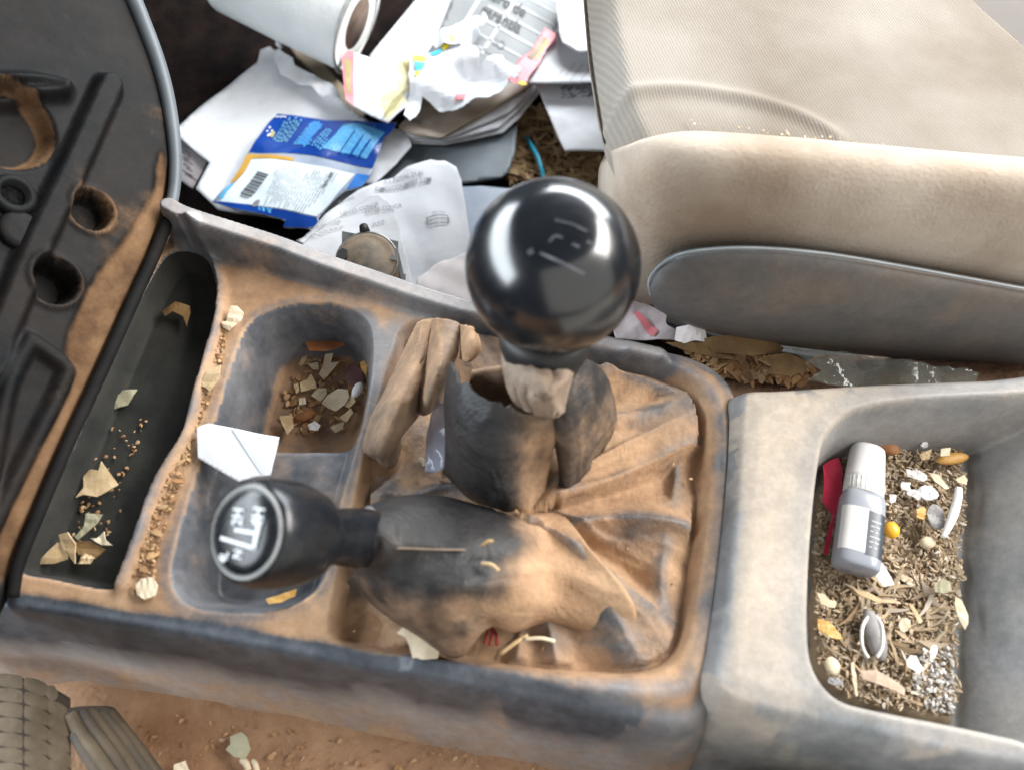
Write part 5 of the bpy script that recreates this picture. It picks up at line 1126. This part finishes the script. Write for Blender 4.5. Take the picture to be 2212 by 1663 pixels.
for k in range(9):
    L_ = rng.uniform(20, 42); card.print('print_line', [quad(398+k*1.5+rng.uniform(-3, 3), 318+k*8.2, L_*0.75, 2.6, 32)], M['ink'])
tanc = pageset('cardboard_strip', 'tan cardboard strip between the envelope and toilet roll', 'cardboard', [(606, 74), (632, 74), (690, 130), (760, 206), (790, 246), (768, 262), (700, 180), (640, 120)], -.118, 'card_tan', 125, thick=.002)
# toilet roll
rc = P(772, 52, -0.080); axr = np.array([-0.90, 0.36, 0.24]); axr /= np.linalg.norm(axr)
roll_ = empty('toilet_roll', rc-np.array([0, 0, .05]), 'white toilet paper roll lying on its side in the footwell', 'toilet roll')
RO, RI = 0.0345, 0.0185
rcv = lathe('roll_paper', rc, axr, [(0.0004, RO-.0004), (0.002, RO), (0.05, RO+.0006), (0.096, RO), (0.099, RO-.001)], M['tissue'], roll_, 72)
VV = []; FF = []; seg = 72; ax2, aa, bb = frame_of(axr)
ringp = [(RI, 0.0), (RI+.006, -.0003), (RI+.012, .0002), (RI+.018, -.0002), (RO-.005, .0001), (RO-.0004, .0004)]
for r_, h in ringp:
    for k in range(seg):
        an = 2*math.pi*k/seg; VV.append(rc+ax2*h+r_*(math.cos(an)*aa+math.sin(an)*bb))
for i in range(len(ringp)-1):
    for k in range(seg): FF.append((i*seg+k, (i+1)*seg+k, (i+1)*seg+(k+1) % seg, i*seg+(k+1) % seg))
mesh_obj('roll_end', VV, FF, M['tissue_side'], roll_)
lathe('roll_core', rc, axr, [(0.0, RI), (0.097, RI), (0.0971, RI-.0012), (-.0004, RI-.0012)], M['core'], roll_, 48)
# dark blue-grey folder
pageset('plastic_folder', 'blue grey plastic folder half under the booklet', 'folder', [(790, 405), (880, 300), (1000, 290), (1118, 268), (1112, 330), (1098, 372), (1084, 384), (1000, 396), (900, 400)], -.112, 'folder', 126, amp=.001, ncrease=1, thick=.002)
pageset('plastic_folder', 'pale grey sheet edge just behind the big knob', 'plastic sheet', [(980, 405), (1040, 402), (1120, 410), (1150, 470), (1100, 520), (1000, 520)], -.110, 'baggrey', 127, thick=.001)
# warranty book
book = empty('warranty_book', P(1040, 80, -.112), 'grey striped booklet lettered Libro de garantia', 'booklet')
pg = Sheet('book_pages', [(930, -40), (1010, -60), (1000, 60), (910, 150), (840, 190), (790, 150), (800, 118)], -.104, M['paper'], amp=.0006, ncrease=1, seed=128, thick=.006, parent=book)
cov = Sheet('book_cover', [(1000, -60), (1290, -60), (1232, 20), (1206, 74), (1168, 130), (1134, 192), (1040, 214), (960, 190), (900, 150), (940, 90)], -.0985, M['book_grey'], tilt=(0.02, 0), amp=.0006, ncrease=1, seed=129, thick=.005, parent=book)
def band(u, v, L_, w, ang): return quad(u, v, L_, w, ang)
for (u, v, L_, w) in [(1150, 30, 150, 5), (1130, 55, 170, 5), (1168, 12, 120, 4), (1112, 80, 170, 6), (1092, 106, 160, 5), (1180, -6, 100, 4), (1085, 130, 120, 5)]:
    cov.print('cover_stripe', [band(u, v, L_, w, 29)], M['book_stripe'])
cov.print('cover_stripe', [band(1075, 62, 8, 130, 32)], M['book_stripe']); cov.print('cover_stripe', [band(1010, 40, 8, 150, 32)], M['book_stripe'])
cov.text('lettering', 'Libro de', 1043, -9, 28.5, 32, M['ink'], 0.0010, sx=.92, bold=.012)
cov.text('lettering', 'garantía', 1037, 29, 28, 33, M['ink'], 0.0010, sx=.92, bold=.012)
cov.text('lettering', 's', 1014, 58, 28, 36, M['ink'], 0.0010, bold=.02); cov.text('lettering', 'IO', 1064, 98, 26, 26, M['ink_grey'], 0.0010)
cov.text('lettering', 'tader', 1046, 110, 30, 11, M['ink_grey'], 0.0010)
# brown booklet over white pages
bk2 = empty('brown_booklet', P(1000, 250, -.11), 'dusty brown covered booklet with splayed white pages', 'booklet')
for k, (dz, poly) in enumerate([(0, [(850, 288), (952, 305), (1155, 184), (1166, 200), (1125, 252), (1086, 286), (1060, 291), (960, 312), (890, 310)]), (.003, [(852, 284), (952, 302), (1155, 181), (1160, 194), (1118, 240), (1076, 276), (960, 306), (890, 303)]), (.0055, [(856, 280), (952, 298), (1150, 180), (1148, 200), (1096, 246), (960, 301), (890, 297)])]):
    Sheet('page_block', poly, -.107+dz, M['paper'], amp=.0010, ncrease=2, seed=130+k, thick=.0011, parent=bk2)
cv2 = Sheet('booklet_cover', [(861, 272), (880, 254), (910, 212), (940, 170), (1040, 150), (1130, 160), (1156, 180), (1075, 230), (952, 301), (895, 292), (862, 279)], -.0985, M['book_brown'], tilt=(0, .02), amp=.0018, ncrease=3, seed=134, thick=.0012, parent=bk2)
cv2.print('cover_edge', [[(1060, 234), (1152, 180), (1156, 182), (955, 301), (940, 300)]], M['card_tan'], .0009)
cv2.text('lettering', 'Volvo', 872, 263, 14, 17, M['ink_grey'], .0012, bold=.02)
# crumpled paper on the books, with colour prints
cr = pageset('crumpled_paper', 'crumpled white paper with yellow and blue print on the booklets', 'paper', [(872, 250), (884, 205), (886, 150), (890, 120), (920, 108), (955, 80), (985, 74), (1004, 98), (1026, 108), (1034, 124), (1036, 146), (1086, 118), (1092, 142), (1120, 168), (1085, 190), (1040, 215), (1000, 238), (950, 232), (915, 216), (900, 250), (886, 262)], -.086, 'paper_pink', 140, tilt=(0.02, -.05), amp=.013, ncrease=13, thick=.0005, jag=3)
cr.o.data.materials[0] = M['paper']; cr.o.data.polygons.foreach_set('use_smooth', [False]*len(cr.o.data.polygons))
for m_, pgn in [('yellow', [(950, 91), (975, 80), (980, 94), (957, 104)]), ('cyan', [(927, 109), (951, 98), (955, 106), (933, 116)]), ('yellow', [(893, 127), (923, 127), (922, 139), (896, 139)]), ('cyan', [(896, 141), (920, 139), (913, 162), (900, 165)]), ('yellow', [(898, 169), (911, 164), (905, 182), (899, 182)]), ('pink', [(985, 214), (1008, 212), (1004, 226), (984, 226)])]:
    cr.print('colour_print', [pgn], M[m_], .0012)
cr2 = pageset('crumpled_paper', 'upper loose crumple of thin white wrapping on the grey booklet', 'paper', [(930, 92), (960, 66), (1000, 44), (1040, 30), (1050, 44), (1030, 62), (1040, 84), (1010, 96), (975, 100)], -.088, 'paper', 141, tilt=(0, -.05), amp=.006, ncrease=8, thick=.0004, jag=4)
cr2.o.data.polygons.foreach_set('use_smooth', [False]*len(cr2.o.data.polygons)); p2.o.data.polygons.foreach_set('use_smooth', [False]*len(p2.o.data.polygons))
# sugar packet
sg = pageset('sugar_packet', 'white paper packet with red left edge before the roll', 'packet', [(736, 108), (766, 116), (800, 128), (850, 130), (902, 122), (908, 186), (884, 206), (882, 226), (838, 266), (800, 250), (765, 230), (746, 214)], -.089, 'paper', 142, tilt=(.02, -.10), amp=.0025, ncrease=3, thick=.0006)
sg.print('red_edge', [[(736, 108), (765, 116), (764, 229), (746, 213)]], M['pink']); sg.print('red_pattern', [[(745, 130), (758, 134), (757, 205), (750, 200)]], M['olive'], .0006)
sg.print('yellow_panel', [[(852, 133), (900, 127), (905, 184), (878, 202), (860, 195)]], M['paleyellow']); sg.print('yellow_panel', [[(820, 214), (846, 196), (866, 196), (880, 222), (836, 262)]], M['paleyellow'])
for k in range(6): sg.print('print_line', [quad(842+k*4, 245-k*7.5, 40, 1.8, -38)], M['olive'], .0006)
sg.print('print_mark', [quad(878, 147, 26, 7, 60)], M['olive'], .0006)
# red wrapper strip
rw = pageset('candy_wrapper', 'narrow red candy wrapper strip at the booklet edge', 'wrapper', [(1176, 59), (1204, 72), (1202, 82), (1181, 106), (1166, 136), (1142, 166), (1136, 182), (1098, 170), (1110, 148), (1122, 128), (1147, 112), (1164, 80)], -.084, 'red', 143, amp=.002, ncrease=3, thick=.0005)
rw.o.data.materials[0] = M['pink']
rw.print('grey_panel', [[(1172, 80), (1182, 84), (1166, 112), (1150, 130), (1138, 124), (1152, 112)]], M['card_tan'])
rw.print('yellow_line', [quad(1172, 108, 50, 2.5, -58)], M['yellow'], .0006)
rw.text('lettering', 'e', 1120, 160, -65, 30, M['lilac'], .0007, bold=.04); rw.text('lettering', 'o', 1113, 172, -55, 26, M['lilac'], .0007, bold=.04)
rw.print('red_fold', [[(1097, 168), (1136, 180), (1132, 190), (1106, 180)]], M['red'], .0008); rw.print('yellow_mark', [blob(1128, 184, 18, 8, 10)], M['yellow'], .0012)
# white papers beside the seat
pa = pageset('paper_sheet', 'white paper sheet against the front of the seat', 'paper', [(1204, 60), (1230, -40), (1360, -40), (1360, 182), (1290, 180), (1140, 178), (1168, 136), (1184, 104)], -.088, 'paper', 144, amp=.003, ncrease=3, thick=.0008)
for k, (u, v, L_) in enumerate([(1232, 150, 40), (1246, 156, 52), (1262, 164, 40), (1212, 156, 16), (1190, 158, 12)]): pa.print('print_line', [quad(u, v, L_, 2, -55)], M['book_stripe'])
pageset('paper_sheet', 'upper lilac white paper folded over the sheet by the seat', 'paper', [(1196, -40), (1380, -40), (1380, 100), (1290, 110), (1250, 112), (1215, 90), (1208, 74)], -.078, 'paper', 145, tilt=(0, -.05), amp=.003, ncrease=3, thick=.0008)
pb = pageset('printed_sheet', 'white sheet with grey speckled print hanging below the others', 'paper', [(1154, 180), (1290, 182), (1360, 182), (1360, 330), (1302, 326), (1220, 327), (1190, 262), (1166, 200)], -.100, 'paper', 146, amp=.002, ncrease=2, thick=.0006)
pb.print('print_line', [quad(1215+rng.uniform(0, 70), 186+rng.uniform(0, 26), rng.uniform(3, 9), 2.4, rng.uniform(-10, 10)) for k in range(70)], M['book_grey'])
# blue wire on the carpet
V, Fc = tube_mesh(smooth_open(np.array([P(u, v, z) for u, v, z in [(1138, 296, -.125), (1146, 312, -.120), (1160, 336, -.117), (1168, 360, -.117), (1173, 382, -.119), (1174, 420, -.122)]]), 6), 0.0016, 8)
tag(mesh_obj('blue_cord', V, Fc, M['wire_blue']), 'bright blue cord looping over the straw behind the knob', 'cord')
# white folded sheet right of the bag
wf = pageset('folded_sheet', 'white folded sheet between the blue bag and folder', 'paper', [(850, 276), (886, 300), (888, 316), (850, 360), (806, 402), (780, 396), (800, 340), (826, 300)], -.103, 'paper', 147, amp=.002, ncrease=3, thick=.001)
# blue snack bag
bag = Sheet('snack_bag', [(600, 248), (625, 250), (650, 252), (690, 252), (780, 262), (858, 270), (848, 286), (830, 302), (822, 330), (808, 368), (800, 384), (782, 410), (748, 420), (716, 446), (690, 474), (692, 490), (668, 496), (612, 494), (618, 482), (520, 458), (455, 432), (470, 420), (500, 398), (528, 352), (552, 312), (580, 268)], -.097, M['baggrey'], tilt=(0.03, -.02), amp=.0048, ncrease=10, seed=150, thick=.0006, bulge=.004, jag=1.2, cell=9)
tag(bag.o, 'blue and white snack bag lying open over the envelope', 'snack bag')
bag.print('blue_panel', [[(600, 249), (625, 251), (690, 253), (780, 263), (857, 271), (848, 286), (830, 302), (822, 330), (806, 369), (700, 355), (640, 347), (573, 340), (540, 334), (556, 308), (582, 268)]], M['bagblue'])
bag.print('gold_band', [[(535, 338), (548, 339), (590, 347), (640, 356), (640, 364), (590, 357), (548, 349), (528, 378), (512, 394), (498, 400), (520, 366)]], M['baggold'])
bag.print('white_panel', [[(546, 350), (600, 360), (682, 371), (768, 382), (742, 414), (716, 444), (686, 472), (600, 458), (555, 449), (474, 433), (510, 400), (528, 380)]], M['bagwhite'])
bag.print('blue_corner', [[(772, 380), (800, 384), (782, 408), (750, 417)]], M['bagmid'])
bag.print('blue_edge', [[(456, 431), (474, 434), (555, 451), (600, 460), (684, 474), (690, 489), (668, 495), (613, 493), (620, 481), (520, 457)]], M['bagblue'])
bag.print('light_edge', [[(470, 424), (500, 400), (506, 402), (478, 432)]], M['bagcyan']); bag.print('light_edge', [[(560, 452), (592, 458), (588, 468), (562, 460)]], M['bagcyan'])
def rows_of(poly, ang, pitch, dash, w, seed, gap=(2, 5)):
    """short dashes of print in rows inside a block"""
    r = random.Random(seed); pg_ = np.array(poly, float); c = pg_.mean(0); R_ = np.linalg.norm(pg_-c, axis=1).max(); ca, sa = math.cos(math.radians(ang)), math.sin(math.radians(ang)); out = []
    y = -R_
    while y < R_:
        x = -R_
        while x < R_:
            L_ = r.uniform(*dash); m_ = x+L_/2; p = (c[0]+m_*ca-y*sa, c[1]+m_*sa+y*ca)
            if sdf(pg_, np.array([p[0]]), np.array([p[1]]))[0] < -1.5: out.append(quad(p[0], p[1], L_, w, ang))
            x += L_+r.uniform(*gap)
        y += pitch
    return out
b1_ = [(585, 308), (612, 262), (640, 255), (657, 262), (626, 318)]; b2_ = [(634, 330), (672, 256), (700, 264), (672, 336)]; b3_ = [(690, 340), (742, 272), (775, 268), (838, 290), (794, 356), (756, 344)]; b4_ = [(672, 336), (704, 280), (722, 286), (704, 342)]
bag.print('light_block', [[(642, 326), (674, 259), (697, 266), (668, 331)]], M['bagmid'], .0006); bag.print('light_block', [[(700, 336), (744, 275), (775, 272), (833, 291), (793, 351), (757, 341)]], M['bagcyan'], .0006)
bag.print('small_print', rows_of(b1_, -60, 5.5, (4, 9), 3.0, 1), M['bagteal'], .0009); bag.print('small_print', rows_of(b2_, -62, 6, (4, 10), 3.2, 2), M['bagcyan'], .0009)
bag.print('small_print', rows_of(b4_, -62, 6, (3, 8), 3.2, 3), M['bagcyan'], .0009); bag.print('small_print', rows_of(b3_, -58, 6, (5, 14), 1.6, 4), M['bagmid'], .0009)
for (u, v, L_) in [(752, 318, 60), (772, 326, 54), (790, 330, 46)]: bag.print('dark_streak', [quad(u, v, L_, 2.6, -55)], M['bagblue'], .0011)
bag.print('white_specks', [quad(584+rng.uniform(-6, 6), 288+rng.uniform(-10, 10), 5, 2.6, -50) for k in range(9)]+[quad(595+k*4.5, 255.5+(k % 2), 3.5, 2.5, 0) for k in range(6)], M['mark_white'], .0009)
bag.print('gold_badge', [quad(590, 294, 14, 7, -65)], M['olive'], .0012)
# barcode and text on the label
bars = []; t = 0.0; r = random.Random(4)
while t < 1:
    w_ = r.choice([1.2, 1.8, 2.8, 3.4]); bars.append(quad(529+44*t, 430-44*t, 26-6*(t < .1), w_, 22)); t += (w_+r.choice([1.3, 1.8, 2.6]))/62
bag.print('barcode', bars, M['ink'], .0007)
bag.print('small_print', rows_of([(572, 446), (604, 376), (720, 388), (728, 394), (690, 440), (664, 466)], -58, 5.2, (8, 26), 1.3, 7), M['ink_grey'], .0007)
bag.print('round_mark', [blob(556, 446, 20, 11, -40, 14, 0)], M['ink_grey'], .0007)
bag.text('lettering', 'PARA SER', 702, 418, -55, 9, M['ink'], .0008, bold=.02)
# blue scrap under the bag
# receipts
rc1 = pageset('receipt', 'large white receipt with printed lines leaning on the folder', 'receipt', [(640, 520), (690, 480), (722, 446), (760, 418), (800, 400), (826, 384), (850, 378), (880, 362), (930, 346), (960, 350), (986, 362), (996, 390), (1006, 450), (1014, 500), (1030, 560), (1040, 640), (900, 640), (840, 600), (760, 560)], -.082, 'paper', 160, tilt=(0.02, -.08), amp=.0045, ncrease=6, thick=.0006, jag=1.5)
rc1.text('lettering', '0.1 TOTAL 24.46', 830, 394, -8, 12, M['ink_grey'], .0012); rc1.text('lettering', 'DM02CONM007 2.0M', 812, 414, -9, 13, M['ink_grey'], .0012, bold=.01)
rc1.print('print_box', [quad(945, 474, 46, 2, -12), quad(947, 490, 44, 2, -8), quad(924, 484, 16, 2, 80), quad(969, 478, 16, 2, 80)], M['ink_grey'], .0012)
rc1.text('lettering', 'SPTO PLUS', 927, 490, -10, 10, M['ink_grey'], .0013); rc1.print('print_line', [quad(940, 466, 16, 1.6, -25), quad(956, 462, 14, 1.6, 5)], M['ink_grey'], .0012)
rc2 = pageset('receipt', 'curled white receipt strip crossing before the larger receipt', 'receipt', [(620, 560), (660, 520), (700, 486), (752, 452), (800, 420), (820, 420), (846, 440), (862, 480), (880, 560), (900, 650), (820, 640), (700, 600)], -.066, 'paper', 161, tilt=(0, -.10), amp=.005, ncrease=5, thick=.0005)
for (tx, u, v, a, sz) in [('UELLES CONGR', 736, 466, -13, 12), ('LLS-08 CONGR', 790, 464, -10, 12), ('GUIA UN CONS', 668, 502, -14, 10), ('TOTAL MXN 46 00 47', 660, 520, -13, 9), ('VIA LIBRE', 730, 440, -20, 9), ('08 48 00', 806, 492, -20, 8)]:
    rc2.text('lettering', tx, u, v, a, sz, M['ink_grey'], .0012)
rc3 = pageset('paper_sheet', 'dusty greyed paper low beside the console rail', 'paper', [(900, 600), (960, 560), (1030, 540), (1060, 640), (1000, 680), (900, 660)], -.070, 'paper_pink', 162, tilt=(0, -.1), amp=.003, ncrease=4, thick=.0005)
# dusty round socket lying in front of the receipts
gz = -0.030; gp = P(792, 560, gz)
gad = empty('round_socket', gp-np.array([0, 0, .02]), 'dusty black round plastic socket with square back plate', 'socket')
gax = np.array([0.05, -0.25, 1.0]); GR = 0.0148
gb = lathe('socket_drum', gp-gax/np.linalg.norm(gax)*0.026, gax, [(0, GR), (0.020, GR), (0.0245, GR*0.99), (0.0262, GR*.93), (0.0258, GR*.84), (0.0275, GR*.6), (0.0285, GR*.3), (0.0288, .0001)], M['gadget'], gad, 48)
at = gb.data.attributes.new('dust', 'FLOAT', 'POINT'); at.data.foreach_set('value', np.array([0.55]*len(gb.data.vertices), np.float32))
axg, ag, bg = frame_of(gax)
VV = [gp+GR*1.01*(math.cos(a)*ag+math.sin(a)*bg)-axg*.0015 for a in np.linspace(0, 2*math.pi, 41)]
V, Fc = tube_mesh(VV, .0007, 6, False); mesh_obj('socket_rim', V, Fc, M['metal'], gad)
def plate(pts, z0, z1):
    n = len(pts); v = [P(u, v_, z0) for u, v_ in pts]; d = np.array([0, .003, -0.03]); v = v+[p+d for p in v]
    return v, [tuple(range(n)), tuple(range(2*n-1, n-1, -1))]+[(i, (i+1) % n, n+(i+1) % n, n+i) for i in range(n)]
V, Fc = plate([(742, 503), (772, 509), (800, 510), (857, 524), (856, 560), (800, 548), (742, 540)], gz+.0, 0); bevel(mesh_obj('back_plate', V, Fc, M['gadget'], gad, False), .0008, 2)
lathe('stub', P(788, 500, gz+.001)-np.array([0, 0, .02]), (0, 0, 1), [(0, .0026), (.020, .0026), (.0235, .0022), (.024, .0001)], M['black'], gad, 20)
V, Fc = plate([(730, 542), (740, 536), (750, 540), (750, 556), (740, 562), (730, 556)], gz+.0025, 0); mesh_obj('dark_hole_patch', V, Fc, M['black'], gad, False)  # black plate: shade inside the hole put into its colour
# pale crumbs caught in the seam behind the seat bolster
chips('seat_crumbs', 60, in_poly([(1480, 296), (1700, 306), (1900, 324), (2212, 352), (2212, 340), (1900, 310), (1700, 294), (1480, 284)], 0.068), lambda x, y: 0.0728-0.085*max(-0.03, x-0.065), (0.0004, 0.0012), M['mix'], 'pale crumbs along the seam behind the seat bolster', 'crumbs', 51, (.4, 1.0), .0008)
